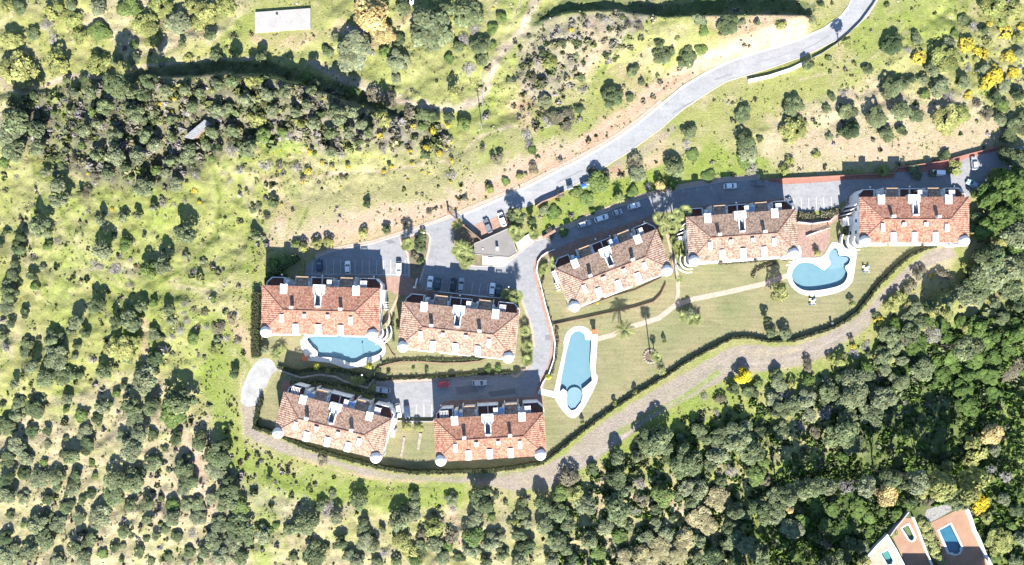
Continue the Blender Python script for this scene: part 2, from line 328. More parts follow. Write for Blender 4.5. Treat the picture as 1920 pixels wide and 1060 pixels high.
def polish(P, d):   # crude inset/outset about each vertex normal
    n = len(P); out = []; a = sum(P[i][0]*P[(i+1) % n][1]-P[(i+1) % n][0]*P[i][1] for i in range(n)); s = 1 if a > 0 else -1
    for i in range(n):
        a0 = np.array(P[i-1]); b0 = np.array(P[i]); c0 = np.array(P[(i+1) % n])
        e1 = b0-a0; e2 = c0-b0; n1 = np.array((e1[1], -e1[0]))/(np.linalg.norm(e1)+1e-6); n2 = np.array((e2[1], -e2[0]))/(np.linalg.norm(e2)+1e-6)
        q = n1+n2; L_ = np.linalg.norm(q)+1e-6; q = q/L_*min(2.0, 2/L_); out.append(tuple(b0+q*d*s))
    return out
# ------------------------------------------------------------------ the ground: one sheet, fine where the photo looks
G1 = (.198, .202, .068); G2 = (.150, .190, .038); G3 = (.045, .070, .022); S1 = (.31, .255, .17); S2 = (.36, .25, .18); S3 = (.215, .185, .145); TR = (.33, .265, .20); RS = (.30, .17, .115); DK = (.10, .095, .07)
GY = (.230, .212, .105)
OPS = [
 # colour, 'p'olygon or 'l'ine, points, half width (lines), feather, strength, breakup
 (G2, 'p', [(60, 330), (420, 320), (560, 290), (450, 520), (480, 700), (380, 720), (100, 560)], 0, 60, .45, .7),
 (S1, 'p', [(-100, 830), (100, 760), (250, 700), (380, 760), (420, 790), (470, 900), (520, 1160), (-100, 1160)], 0, 60, .75, .55),
 (S1, 'p', [(420, 930), (700, 950), (1040, 930), (1300, 900), (1440, 1160), (420, 1160)], 0, 50, .55, .6),
 (GY, 'p', [(0, 880), (130, 860), (130, 1060), (0, 1060)], 0, 40, .6, .6),
 (GY, 'p', [(560, 300), (900, 270), (930, 340), (700, 420), (560, 440)], 0, 40, .8, .5),
 ((.19, .20, .07), 'p', [(480, 0), (980, 0), (900, 130), (860, 190), (560, 150)], 0, 40, .8, .3),
 (S1, 'l', [(10, 150), (60, 190), (0, 230)], 24, 18, .8, .4), (S1, 'l', [(150, 30), (210, 55), (245, 95), (300, 100), (345, 60), (350, 20)], 12, 12, .8, .5),
 (S1, 'l', [(205, 20), (255, 50), (255, 90)], 14, 12, .7, .5), (S1, 'l', [(320, 40), (400, 70), (440, 20), (470, 0)], 14, 14, .7, .5), (S1, 'l', [(270, 0), (300, 10)], 12, 12, .7, .5),
 (TR, 'l', [(80, 160), (110, 148), (140, 143), (200, 145)], 4, 4, .9, .2), (TR, 'l', [(260, 128), (330, 120), (400, 112), (480, 108)], 3, 3, .9, .3),
 (S2, 'l', [(480, 75), (560, 80), (640, 50), (700, 75), (760, 40)], 14, 18, .6, .6),
 (TR, 'l', [(590, 120), (650, 150), (720, 180), (790, 197), (850, 203), (895, 190), (915, 160), (920, 130), (945, 95), (975, 55), (1000, 20), (1010, -10)], 9, 12, .75, .45),
 (TR, 'l', [(935, 100), (950, 60), (965, 30), (985, -10)], 4, 5, .5, .4),
 (S2, 'l', [(1000, 150), (965, 200), (1000, 240)], 14, 14, .6, .4), (RS, 'l', [(962, 196), (1000, 193)], 5, 8, .6, .4),
 (S3, 'p', [(985, 45), (1080, 30), (1190, 30), (1230, 30), (1180, 90), (1100, 130), (1030, 190), (980, 180), (970, 100)], 0, 14, .85, .4),
 (S2, 'l', [(1095, 130), (1130, 90), (1110, 60)], 16, 18, .5, .5),
 (G1, 'l', [(1120, 200), (1160, 120), (1220, 60), (1290, 40)], 14, 16, .8, .3), (G2, 'l', [(1150, 105), (1200, 60), (1225, 35)], 6, 6, .6, .5),
 (S2, 'l', [(1310, 40), (1380, 60), (1440, 35), (1500, 45)], 12, 12, .85, .4),
 (S1, 'l', [(520, 440), (560, 450), (640, 425), (730, 400), (820, 395), (900, 350), (990, 310), (1060, 280)], 24, 26, .95, .45),
 (S2, 'l', [(505, 340), (532, 380), (522, 430), (495, 475)], 8, 30, .7, .6), (S1, 'l', [(470, 325), (465, 360), (480, 400)], 12, 12, .6, .6),
 (S2, 'l', [(960, 320), (1060, 290), (1120, 255), (1180, 215), (1240, 165), (1300, 125), (1380, 95), (1440, 75), (1500, 60)], 17, 16, .92, .35),
 (RS, 'l', [(700, 448), (800, 408), (900, 372), (1000, 328), (1080, 294), (1120, 270), (1190, 218), (1250, 165)], 2.2, 3, .7, .4), (RS, 'l', [(1330, 90), (1400, 70)], 8, 14, .5, .5),
 (S2, 'l', [(1160, 130), (1180, 180), (1190, 130)], 14, 14, .5, .6),
 (S1, 'p', [(1440, 225), (1560, 180), (1640, 150), (1740, 180), (1830, 180), (1900, 240), (1880, 275), (1700, 300), (1560, 330), (1480, 332), (1430, 290)], 0, 26, .9, .35),
 (S2, 'l', [(1500, 260), (1600, 290), (1750, 280), (1860, 262)], 22, 25, .6, .5), (S1, 'l', [(1470, 200), (1560, 215), (1600, 240)], 15, 16, .6, .4), (S2, 'l', [(1650, 190), (1690, 215), (1750, 200)], 7, 8, .6, .4),
 (G2, 'p', [(1590, 60), (1680, -20), (1840, -20), (1800, 60), (1730, 90), (1640, 90)], 0, 24, .7, .5), (S2, 'l', [(1573, 85), (1574, 112)], 5, 7, .6, .4),
 (G1, 'l', [(1300, 230), (1440, 180), (1540, 150)], 22, 20, .9, .3),
 (G2, 'p', [(1010, 420), (1020, 380), (1120, 340), (1250, 310), (1330, 270), (1440, 300), (1430, 332), (1340, 335), (1210, 362), (1080, 415), (1030, 432)], 0, 12, .95, .3),
 (S2, 'l', [(1150, 330), (1230, 300), (1240, 260)], 10, 12, .6, .4), (S3, 'l', [(1120, 330), (1200, 290), (1260, 240)], 6, 8, .8, .3), (RS, 'l', [(1140, 322), (1160, 318)], 6, 8, .6, .3),
 (G2, 'l', [(400, 690), (420, 760), (440, 850), (520, 900), (600, 925), (700, 935), (850, 925)], 26, 24, .95, .25), (G2, 'l', [(430, 850), (500, 960), (490, 1060)], 20, 30, .85, .3),
 (S3, 'l', [(430, 900), (480, 930), (560, 950)], 22, 18, .5, .6), (G1, 'l', [(430, 720), (470, 820)], 22, 22, .5, .6),
 (G2, 'l', [(1060, 895), (1150, 850), (1290, 770), (1400, 720), (1560, 690), (1640, 650)], 16, 18, .85, .35), (S2, 'l', [(1120, 880), (1140, 960)], 14, 16, .5, .5),
 (GY, 'l', [(1640, 560), (1700, 560), (1740, 600), (1800, 520), (1860, 480)], 26, 22, .7, .5), (G2, 'l', [(1790, 470), (1820, 530), (1780, 560)], 16, 14, .7, .3), (S1, 'l', [(1720, 520), (1780, 480)], 14, 12, .8, .2),
 (G1, 'l', [(1850, 585), (1900, 550), (1940, 520)], 8, 8, .8, .3),
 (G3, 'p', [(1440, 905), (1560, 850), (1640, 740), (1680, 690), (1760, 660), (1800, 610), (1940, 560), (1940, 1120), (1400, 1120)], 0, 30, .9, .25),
 (G2, 'p', [(1880, 740), (1960, 700), (1960, 1120), (1860, 1060), (1870, 880)], 0, 24, .8, .4), (GY, 'l', [(1440, 875), (1500, 860), (1570, 836)], 5, 6, .9, .2),
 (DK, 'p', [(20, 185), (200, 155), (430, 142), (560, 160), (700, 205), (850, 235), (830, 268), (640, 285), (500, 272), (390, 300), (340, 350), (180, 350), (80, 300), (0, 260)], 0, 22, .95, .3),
 (S3, 'p', [(560, 210), (800, 245), (840, 280), (620, 300), (520, 262)], 0, 24, .6, .5),
 (G2, 'l', [(100, 180), (130, 230), (90, 330), (150, 400)], 16, 18, .6, .4), (G2, 'l', [(490, 270), (560, 278)], 15, 14, .8, .3),
 (S1, 'l', [(60, 440), (50, 490)], 8, 10, .7, .4), (S1, 'l', [(220, 500), (250, 510)], 12, 12, .7, .5), (S1, 'l', [(460, 530), (380, 545), (330, 535)], 10, 12, .6, .6),
 (S2, 'l', [(270, 600), (272, 680)], 7, 8, .7, .4), (S2, 'l', [(440, 590), (470, 660)], 12, 16, .7, .4), (S1, 'l', [(395, 560), (440, 570)], 24, 20, .4, .6),
 (S2, 'l', [(335, 820), (370, 860), (385, 930), (400, 960)], 10, 12, .85, .3), (S1, 'l', [(280, 900), (300, 930)], 16, 14, .8, .4), (S2, 'l', [(295, 950), (300, 990)], 9, 9, .8, .4),
 (S1, 'l', [(600, 980), (660, 950)], 9, 10, .8, .3), (S2, 'l', [(840, 950), (870, 1040)], 6, 9, .8, .3), (S1, 'l', [(1250, 930), (1330, 980)], 20, 20, .5, .5)]
TRACK = [(1790, 462), (1790, 480), (1734, 502), (1695, 530), (1683, 546), (1666, 551), (1651, 570), (1634, 591), (1630, 611), (1595, 637), (1552, 664), (1515, 683), (1472, 692), (1415, 697), (1372, 702), (1335, 724), (1270, 757), (1210, 794), (1160, 830), (1135, 850), (1100, 877), (1065, 893), (1032, 915), (960, 920), (880, 905), (780, 902), (697, 897), (640, 877), (580, 862), (530, 850), (480, 829), (456, 812), (454, 764), (462, 757), (478, 757), (490, 740), (476, 800), (484, 808), (513, 820), (575, 846), (636, 866), (720, 886), (772, 893), (824, 894), (919, 890), (985, 882), (1030, 868), (1065, 848), (1110, 806), (1150, 778), (1185, 755), (1235, 725), (1285, 700), (1325, 676), (1360, 655), (1397, 646), (1440, 650), (1490, 648), (1553, 626), (1606, 594), (1640, 562), (1668, 530), (1704, 497), (1740, 473), (1762, 463)]
OPS += [((.05, .062, .028), 'l', [(150, 158), (250, 148), (330, 134), (420, 124), (500, 127), (560, 142), (640, 168), (720, 196), (790, 215)], 11, 8, .9, .2), ((.06, .085, .032), 'l', [(1000, 38), (1060, 14), (1110, 8), (1180, 10), (1240, 22), (1330, 14), (1440, 8), (1520, 16)], 12, 8, .85, .15), ((.085, .135, .030), 'p', [(1700, 640), (1800, 600), (1940, 575), (1940, 760), (1800, 740), (1700, 730)], 0, 30, .8, .4), ((.085, .13, .032), 'p', [(1500, 925), (1600, 915), (1640, 980), (1600, 1030), (1510, 1010)], 0, 16, .7, .4), (G2, 'l', [(1440, 890), (1480, 868), (1540, 852)], 12, 12, .7, .4), ((.225, .19, .158), 'p', TRACK, 0, 4, 1.0, .12), ((.195, .165, .138), 'l', [(1770, 472), (1725, 490), (1676, 530), (1640, 575), (1600, 610), (1540, 645), (1480, 668), (1400, 674), (1340, 692), (1240, 755), (1130, 830), (1050, 890), (960, 900), (800, 895), (640, 866), (500, 830)], 1.0, 2.5, .5, .5), ((.30, .26, .22), 'l', [(1600, 615), (1540, 650), (1480, 676), (1400, 684), (1340, 705), (1240, 770), (1130, 845), (1060, 890)], 2.0, 4, .55, .5), ((.17, .145, .12), 'l', [(1600, 622), (1540, 658), (1480, 680), (1400, 688), (1345, 706), (1245, 772), (1135, 848)], .8, 2.5, .5, .5), (G2, 'l', [(1160, 812), (1210, 780), (1270, 750), (1310, 725), (1345, 700)], 4, 6, .85, .3), (S1, 'l', [(1390, 660), (1460, 663), (1500, 655)], 4, 7, .6, .5), (G2, 'l', [(700, 893), (800, 898), (930, 893), (1000, 880)], 2, 4, .5, .5), (S2, 'l', [(560, 860), (640, 885), (720, 900), (800, 905)], 2.5, 4, .7, .5),  # dark green lines along ridge and bank: their shadow painted into the ground colour
 (S1, 'l', [(455, 700), (450, 760), (458, 820), (500, 850)], 3, 6, .7, .4)]
DG = (.105, .135, .030)
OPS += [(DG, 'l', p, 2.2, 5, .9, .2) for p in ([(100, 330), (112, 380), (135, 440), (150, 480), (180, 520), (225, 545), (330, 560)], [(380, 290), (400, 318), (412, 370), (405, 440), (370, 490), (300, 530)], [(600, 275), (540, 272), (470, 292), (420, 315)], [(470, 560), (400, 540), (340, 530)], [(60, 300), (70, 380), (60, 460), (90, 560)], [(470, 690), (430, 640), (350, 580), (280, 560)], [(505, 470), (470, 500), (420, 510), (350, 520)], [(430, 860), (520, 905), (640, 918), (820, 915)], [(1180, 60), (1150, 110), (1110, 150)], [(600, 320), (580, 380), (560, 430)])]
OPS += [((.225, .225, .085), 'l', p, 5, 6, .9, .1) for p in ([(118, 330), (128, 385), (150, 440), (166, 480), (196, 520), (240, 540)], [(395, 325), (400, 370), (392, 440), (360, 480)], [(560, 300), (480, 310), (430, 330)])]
OPS += [(TR, 'l', [(590, 122), (650, 152), (720, 182), (790, 199), (850, 205), (897, 190), (915, 160), (922, 130), (947, 95), (975, 55), (1000, 20), (1010, -10)], 4, 6, .95, .15), (TR, 'l', [(1005, 250), (960, 235), (900, 255), (850, 300), (740, 318), (620, 325), (585, 335)], 2, 4, .8, .3), (TR, 'l', [(80, 160), (110, 147), (140, 142), (190, 144)], 4, 4, .95, .1),
 (S2, 'p', [(700, 452), (560, 480), (530, 455), (600, 425), (720, 385), (830, 372), (960, 320), (1060, 278), (1150, 225), (1230, 160), (1300, 115), (1380, 85), (1500, 50), (1500, 72), (1400, 100), (1320, 135), (1240, 190), (1160, 252), (1080, 298), (960, 356), (860, 398)], 0, 12, .8, .35), (RS, 'l', [(980, 335), (1080, 288), (1150, 240), (1230, 178), (1300, 130), (1400, 92)], 3, 7, .55, .45), (RS, 'l', [(965, 195), (985, 200), (1003, 190)], 4, 7, .6, .3), (RS, 'l', [(1310, 82), (1360, 88), (1420, 72)], 5, 9, .55, .4)]
OPS += [(S1, 'l', p, 1.2, 3, .75, .4) for p in ([(590, 330), (680, 325), (760, 312), (850, 298)], [(930, 110), (905, 160), (860, 200)], [(0, 420), (20, 480), (10, 560)], [(700, 60), (600, 100), (560, 130)], [(130, 560), (230, 600), (320, 640)], [(1500, 150), (1620, 120), (1700, 60)])]
core = np.arange(-150, 2071, 3.0); cory = np.arange(-120, 1191, 3.0)
def skirt(a, n=22):
    lo = [a[0]]; hi = [a[-1]]; s = 6
    for k in range(n): lo.append(lo[-1]-s); hi.append(hi[-1]+s); s *= 1.42
    return np.array(lo[1:][::-1]+list(a)+hi[1:])
gx, gy = skirt(core), skirt(cory); PX, PY = np.meshgrid(gx, gy)
Zt = relief(PX, PY)
far = np.maximum(np.maximum(-150-PX, PX-2070), np.maximum(-120-PY, PY-1190)); Zt = Zt*(1-smooth(0, 400, far)) 
Zt += smooth(200, 3000, far)*(N1.fbm(PX/1500, PY/1500, 4)-.45)*90
for _, dk, wt, *_r in POOLS:
    Zt = np.where(sdist(PX, PY, wt) < 2.2, -2.6, Zt)
f1 = N1.fbm(PX/70, PY/70, 5); f2 = N2.fbm(PX/22, PY/22, 4); f3 = N3.fbm(PX/8, PY/8, 3); f4 = N4.fbm(PX/150, PY/150, 4)
col = np.ones(PX.shape+(3,))*np.array(G1)
def blend(c, a): 
    global col
    col = col*(1-a[..., None])+np.array(c)*a[..., None]
blend(GY, smooth(.42, .62, f1)*.6); blend(S1, smooth(.52, .70, f2*.5+f4*.5)*.45); blend(G2, smooth(.54, .70, N2.fbm(PX/60+9, PY/60, 5))*.5)
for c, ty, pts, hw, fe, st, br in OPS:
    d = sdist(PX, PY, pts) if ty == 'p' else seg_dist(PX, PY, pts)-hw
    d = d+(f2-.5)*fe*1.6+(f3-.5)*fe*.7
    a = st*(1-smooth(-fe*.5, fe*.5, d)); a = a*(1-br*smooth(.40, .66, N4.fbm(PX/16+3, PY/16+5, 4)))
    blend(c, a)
sp = smooth(.62, .75, N2.fbm(PX/5, PY/5, 3)); blend(S1, sp*.2); sp = smooth(.62, .77, N1.fbm(PX/6+4, PY/6, 3)); blend((.12, .14, .055), sp*.3)
col *= (.86+.28*f3)[..., None]
nx, ny = len(gx), len(gy)
GV = np.stack([(PX-960)/6, -(PY-530)/6, Zt], -1).reshape(-1, 3)
idx = np.arange(nx*ny).reshape(ny, nx); Q = np.stack([idx[1:, :-1], idx[1:, 1:], idx[:-1, 1:], idx[:-1, :-1]], -1).reshape(-1, 4)
me = bpy.data.meshes.new('ground'); me.vertices.add(len(GV)); me.vertices.foreach_set('co', GV.astype(np.float32).ravel())
me.loops.add(len(Q)*4); me.loops.foreach_set('vertex_index', Q.astype(np.int32).ravel()); me.polygons.add(len(Q)); me.polygons.foreach_set('loop_start', np.arange(0, len(Q)*4, 4, dtype=np.int32))
me.update(calc_edges=True); me.polygons.foreach_set('use_smooth', [True]*len(Q)); me.materials.append(M['ground'])
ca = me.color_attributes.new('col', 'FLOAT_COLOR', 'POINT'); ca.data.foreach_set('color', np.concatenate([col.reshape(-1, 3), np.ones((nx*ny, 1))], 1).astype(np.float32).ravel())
ground = bpy.data.objects.new('ground', me); C.objects.link(ground); tag(ground, kind='structure')
GCOL = col
def ground_col(px, py):
    i = int(np.clip(np.searchsorted(gx, px), 0, nx-1)); j = int(np.clip(np.searchsorted(gy, py), 0, ny-1)); return GCOL[j, i]

def sheet(name, P, z, mat, holes=(), drape=False, dense=0, parent=None, px=True, kind='structure', skirt_=0.0):
    def cv(q): return XY(q) if px else q
    loops = [P]+list(holes); vs = []; es = []
    for lp in loops:
        b = len(vs); L2 = []
        for i, a in enumerate(lp):
            c = lp[(i+1) % len(lp)]; n = 1
            if dense: n = max(1, int(math.hypot(c[0]-a[0], c[1]-a[1])/dense))
            L2 += [(a[0]+(c[0]-a[0])*k/n, a[1]+(c[1]-a[1])*k/n) for k in range(n)]
        vs += L2; es += [(b+i, b+(i+1) % len(L2)) for i in range(len(L2))]
    if dense and drape:
        xs = [p[0] for p in P]; ys = [p[1] for p in P]
        X2, Y2 = np.meshgrid(np.arange(min(xs), max(xs), dense), np.arange(min(ys), max(ys), dense)); ok = sdist(X2, Y2, P) < -dense*.4
        vs += list(zip(X2[ok].tolist(), Y2[ok].tolist()))
    rv, re, rf, *_ = delaunay_2d_cdt([Vector(cv(v)) for v in vs], es, [], 1, 1e-5)
    cen = np.array([[sum(rv[i][0] for i in f)/len(f), sum(rv[i][1] for i in f)/len(f)] for f in rf])
    keep = inside(cen[:, 0], cen[:, 1], [cv(q) for q in P])
    for h in holes: keep &= ~inside(cen[:, 0], cen[:, 1], [cv(q) for q in h])
    F = [f for f, k in zip(rf, keep) if k]
    V = [(v[0], v[1], z+(gz(v[0], v[1]) if drape else 0)) for v in rv]
    F2 = []
    for f in F:
        a, b, c = [Vector(V[i]) for i in f[:3]]
        F2.append(tuple(f) if (b-a).cross(c-a).z > 0 else tuple(f)[::-1])
    o = mesh_obj(name, V, F2, mat, parent)
    if kind: tag(o, kind=kind)
    return o
def strip(name, pts, wd, z, mat, h=0.0, parent=None, kind='structure', px=True, closed=False, off=0.0, drape=False):
    """ribbon (h=0) or wall/kerb of height h along a polyline, width in metres"""
    P = [Vector(XY(p)) if px else Vector(p) for p in pts]; n = len(P); Lf = []; Rt = []
    for i in range(n):
        if closed: t = (P[(i+1) % n]-P[i-1])
        else: t = P[min(i+1, n-1)]-P[max(i-1, 0)]
        t.normalize(); q = Vector((-t.y, t.x)); Lf.append(P[i]+q*(off+wd/2)); Rt.append(P[i]+q*(off-wd/2))
    V = []; F = []
    for a, b in zip(Lf, Rt):
        za = z+(gz(*a) if drape else 0); zb = z+(gz(*b) if drape else 0)
        V += [(a.x, a.y, za+h), (b.x, b.y, zb+h)]
        if h: V += [(a.x, a.y, za-.3), (b.x, b.y, zb-.3)]
    k = 4 if h else 2; m = n if closed else n-1
    for i in range(m):
        a = i*k; b = ((i+1) % n)*k; F.append((a, a+1, b+1, b))
        if h: F += [(a+2, a, b, b+2), (a+1, a+3, b+3, b+1)]
    if h and not closed: F += [(0, 2, 3, 1), ((n-1)*k, (n-1)*k+1, (n-1)*k+3, (n-1)*k+2)]
    o = mesh_obj(name, V, F, mat, parent)
    if kind: tag(o, kind=kind)
    return o
def thing_strip(name, label, cat, group, *a, **k):
    o = strip(name, *a, kind=None, **k); return tag(o, label, cat, group)
# ------------------------------------------------------------------ roads, car parks, paths
ROAD_N = [(1600, -60), (1601, -10), (1590, 14), (1575, 32), (1545, 53), (1500, 73), (1440, 92), (1400, 103), (1360, 118), (1320, 138), (1280, 162), (1240, 195), (1200, 228), (1160, 257), (1120, 281), (1080, 303), (1040, 323), (1000, 344), (960, 362), (920, 380), (880, 397), (858, 406)]
ROAD_S = [(1660, -60), (1647, -5), (1626, 30), (1600, 53), (1570, 74), (1530, 94), (1500, 108), (1440, 129), (1400, 141), (1360, 153), (1320, 178), (1280, 205), (1240, 240), (1210, 262), (1180, 284), (1150, 302), (1110, 330), (1060, 356), (1015, 376), (985, 388), (955, 399)]
road_main = ROAD_N + [(900, 448), (957, 425)] + ROAD_S[::-1]
sheet('road', road_main, .07, M['asphalt_road'])
strip('kerb', ROAD_N, .25, .0, M['kerb'], .14, off=-.1); strip('kerb', ROAD_S[:-1], .25, .0, M['kerb'], .14, off=.1)
strip('pavement', [(1240, 190), (1200, 223), (1160, 252), (1120, 276), (1080, 298), (1040, 318), (1000, 339), (960, 357), (920, 375), (880, 391), (855, 402), (800, 421), (750, 438), (700, 454), (650, 463), (618, 470), (590, 481)], 1.3, .065, M['pinkpave'])
strip('road_edge_line', [(a+1.2, b+2.2) for a, b in ROAD_N[2:]], .14, .078, M['paint'])
sheet('brown_parking_bay', [(886, 423), (955, 398), (957, 426), (902, 452)], .085, M['redpave'])
plaza = [(858, 404), (840, 405), (800, 423), (750, 441), (700, 457), (650, 466), (618, 473), (592, 484), (573, 498), (571, 518), (765, 519), (767, 500), (764, 475), (752, 458), (750, 446), (776, 440), (802, 437), (807, 446), (804, 470), (797, 497), (786, 531), (790, 541), (822, 548), (939, 560), (957, 540), (970, 548), (982, 577), (995, 614), (1000, 651), (998, 678), (988, 696), (967, 712), (959, 706), (886, 709), (820, 715), (770, 717), (712, 719), (703, 745), (727, 757), (733, 783), (811, 783), (826, 760), (834, 752), (1002, 744), (1013, 712), (1024, 698), (1033, 672), (1036, 643), (1029, 612), (1018, 572), (1008, 532), (1003, 509), (1007, 490), (1020, 477), (1032, 471), (1080, 450), (1130, 434), (1180, 419), (1225, 403), (1300, 388), (1360, 382), (1440, 375), (1470, 372), (1475, 384), (1490, 399), (1540, 395), (1570, 388), (1588, 372), (1602, 357), (1780, 354), (1800, 372), (1850, 362), (1990, 330), (1990, 262), (1920, 274), (1883, 280), (1810, 297), (1768, 323), (1680, 323), (1676, 335), (1584, 338), (1540, 342), (1470, 346), (1425, 337), (1355, 342), (1255, 359), (1210, 372), (1160, 389), (1115, 407), (1072, 427), (1040, 437), (1019, 449), (1003, 452), (970, 476), (955, 490), (945, 500), (905, 500), (890, 499), (868, 495), (858, 480), (850, 455), (848, 432), (845, 418), (858, 412)]
sheet('car_park_road', plaza, .06, M['asphalt'])
def kerb(pts, wd=.22, mat='kerb', h=.14): return strip('kerb', pts, wd, 0.0, M[mat], h)
kerb([(592, 483), (618, 472), (650, 465), (700, 456), (750, 440), (800, 422), (840, 404)])
kerb([(767, 519), (767, 500), (764, 475), (752, 458), (750, 447), (776, 440), (802, 437), (807, 446), (804, 470), (797, 497), (786, 531)])
kerb([(1004, 452), (1019, 448), (1040, 436), (1072, 426), (1115, 406), (1160, 388), (1210, 371), (1255, 358), (1355, 341), (1425, 336)])
kerb([(848, 432), (850, 455), (858, 480), (868, 495), (890, 499), (945, 500), (970, 478), (1002, 453)])
strip('pavement', [(969, 479), (1003, 450), (1019, 444), (1040, 431), (1072, 421), (1115, 401), (1160, 383), (1210, 366), (1255, 353), (1355, 336), (1425, 331)], 1.3, .055, M['pinkpave'])
strip('pavement', [(1036, 469), (1024, 473), (1012, 482), (1005, 494), (1003.5, 509), (1010, 532), (1020, 572), (1031, 612), (1038, 643), (1035, 673), (1026, 699), (1015, 715), (1006, 742)], 1.5, .066, M['redpave'])
strip('pavement', [(961, 545), (973, 551), (984, 577), (997, 614), (1002, 651)], .7, .066, M['pinkpave'])
strip('pavement', [(706, 717), (770, 713.5), (820, 711.5), (886, 705.5), (959, 702.5), (967, 707), (984, 694), (996, 678)], 1.0, .066, M['pinkpave'])
sheet('pavement', [(1425, 332), (1440, 336), (1470, 336), (1540, 333), (1584, 330), (1676, 327), (1676, 335), (1584, 338), (1540, 342), (1470, 346), (1442, 345)], .05, M['redwalk'])
sheet('pavement', [(1680, 318), (1725, 308), (1768, 300), (1810, 290), (1883, 274), (1883, 280), (1810, 298), (1775, 324), (1680, 324)], .05, M['redwalk'])
# pavement and forecourts in front of the blocks
sheet('forecourt_paving', [(571, 518), (735, 519), (768, 519), (790, 541), (784, 556), (740, 552), (735, 545), (560, 545), (555, 520)], .04, M['redpave'])
sheet('forecourt_paving', [(786, 531), (790, 541), (822, 548), (939, 560), (957, 540), (962, 560), (970, 590), (940, 585), (760, 570), (760, 545)], .045, M['redpave'])
sheet('forecourt_paving', [(826, 757), (834, 752), (1002, 743), (1012, 720), (1020, 720), (1020, 780), (815, 790), (811, 783)], .045, M['redpave'])
sheet('red_walkway', [(529, 715), (541, 714), (727, 757), (733, 783), (728, 790), (600, 760), (528, 735)], .035, M['redwalk'])
sheet('forecourt_paving', [(1032, 471), (1080, 450), (1130, 434), (1180, 419), (1225, 403), (1240, 405), (1238, 425), (1230, 440), (1045, 515), (1025, 490)], .045, M['redpave'])
sheet('forecourt_paving', [(1296, 388), (1360, 381), (1440, 374), (1472, 371), (1485, 395), (1480, 410), (1300, 420)], .045, M['redpave'])
sheet('forecourt_paving', [(1588, 373), (1602, 356), (1780, 353), (1792, 374), (1615, 380), (1590, 395), (1560, 420), (1540, 420), (1545, 412), (1570, 402)], .045, M['redpave'])
soil = noise_mat('planting_soil', [(.3, (.11, .085, .06)), (.55, (.17, .14, .09)), (.75, (.23, .21, .11))], 1.1, .95, 7, .4, 3)
sheet('planted_bed', [(767, 519), (767, 500), (764, 475), (752, 458), (750, 447), (776, 440), (802, 437), (807, 446), (804, 470), (797, 497), (786, 531), (776, 524)], .03, soil)
sheet('planted_bed', [(848, 432), (850, 455), (858, 480), (868, 495), (890, 499), (904, 499), (904, 478), (888, 476), (889, 457), (901, 451), (886, 438), (870, 425)], .03, soil)
sheet('pavement', [(904, 478), (904, 500), (945, 500.5), (970, 479), (1003, 452), (1000, 446), (968, 474), (955, 484)], .035, M['pinkpave'])
for P_ in ([(767, 519), (767, 500), (764, 475), (752, 458), (750, 447), (776, 440), (802, 437), (807, 446), (804, 470), (797, 497), (786, 531)], [(848, 432), (850, 455), (858, 480), (868, 495), (890, 499)]): strip('pavement', P_, .75, .10, M['pinkpave'])
# bay lines
def lines(name, segs, wd=.1):
    m = MB()
    for a, b in segs:
        A = Vector(XY(a)); B = Vector(XY(b)); t = (B-A).normalized(); q = Vector((-t.y, t.x))*wd/2
        m.add([(*(A+q), .085), (*(A-q), .085), (*(B-q), .085), (*(B+q), .085)], [(0, 1, 2, 3)])
    tag(m.build(name, M['paint']), kind='structure')
lines('parking_lines', [((572+k*13.4, 488), (572+k*13.4, 514)) for k in range(0, 15) if k not in ()]+[((572, 514), (764, 515.5)), ((572, 488), (572, 514))])
lines('parking_lines', [((802+k*14.2, 521+k*1.35), (798+k*14.2, 546+k*1.35)) for k in range(0, 11)]+[((797, 545), (940, 558))])
lines('parking_lines', [((1488+k*14, 372-k*.6), (1489+k*14, 396-k*1.0)) for k in range(0, 8)])
lines('parking_lines', [((737+k*14.5, 759), (737+k*14.5, 782)) for k in range(0, 6)])
lines('parking_lines', [((1045+k*30, 446-k*9.2), (1048+k*30, 440-k*9.2)) for k in range(0)]+[((1255+k*26, 364-k*2.6), (1255+k*26, 358-k*2.6)) for k in range(7)])
# ------------------------------------------------------------------ hedge line, lawns, tracks
HEDGE_E = [(1753, 461), (1734, 466), (1704, 480), (1685, 495), (1666, 513.6), (1644, 536), (1625, 561), (1606, 585), (1580, 604), (1553, 617), (1515, 629), (1487, 638), (1440, 640), (1420, 635), (1397, 632), (1370, 634), (1340, 649), (1310, 665), (1280, 682), (1255, 700), (1230, 715), (1185, 742), (1150, 765), (1110, 794), (1080, 817), (1047, 845), (1020, 865)]
HEDGE_S = [(1020, 865), (960, 875), (919, 880), (824, 883), (772, 883), (720, 875), (636, 854), (575, 836), (513, 809), (480, 800)]
allw = [p[2] for p in POOLS]
sheet('lawn', [(1036, 643), (1033, 672), (1024, 698), (1014, 716), (1016, 780), (1020, 865)]+HEDGE_E[::-1]+[(1600, 452), (1590, 395), (1560, 405), (1490, 402), (1300, 415), (1240, 400), (1040, 470), (1010, 487), (1006, 509), (1011, 532), (1021, 572), (1032, 612)], .02, M['lawn'], holes=[POOLS[1][2], POOLS[2][2]])
sheet('lawn', [(480, 800)]+HEDGE_S[::-1][1:]+[(1020, 864), (1017, 780), (811, 785), (735, 785), (600, 755), (545, 712), (520, 700), (493, 745)], .02, M['lawn'])
sheet('lawn', [(480, 538), (735, 538), (760, 545), (962, 562), (982, 580), (994, 614), (1000, 651), (997, 677), (984, 693), (966, 704), (886, 703), (706, 712), (560, 700), (515, 690), (512, 668), (487, 640)], .016, M['lawn'], holes=[POOLS[0][2]])
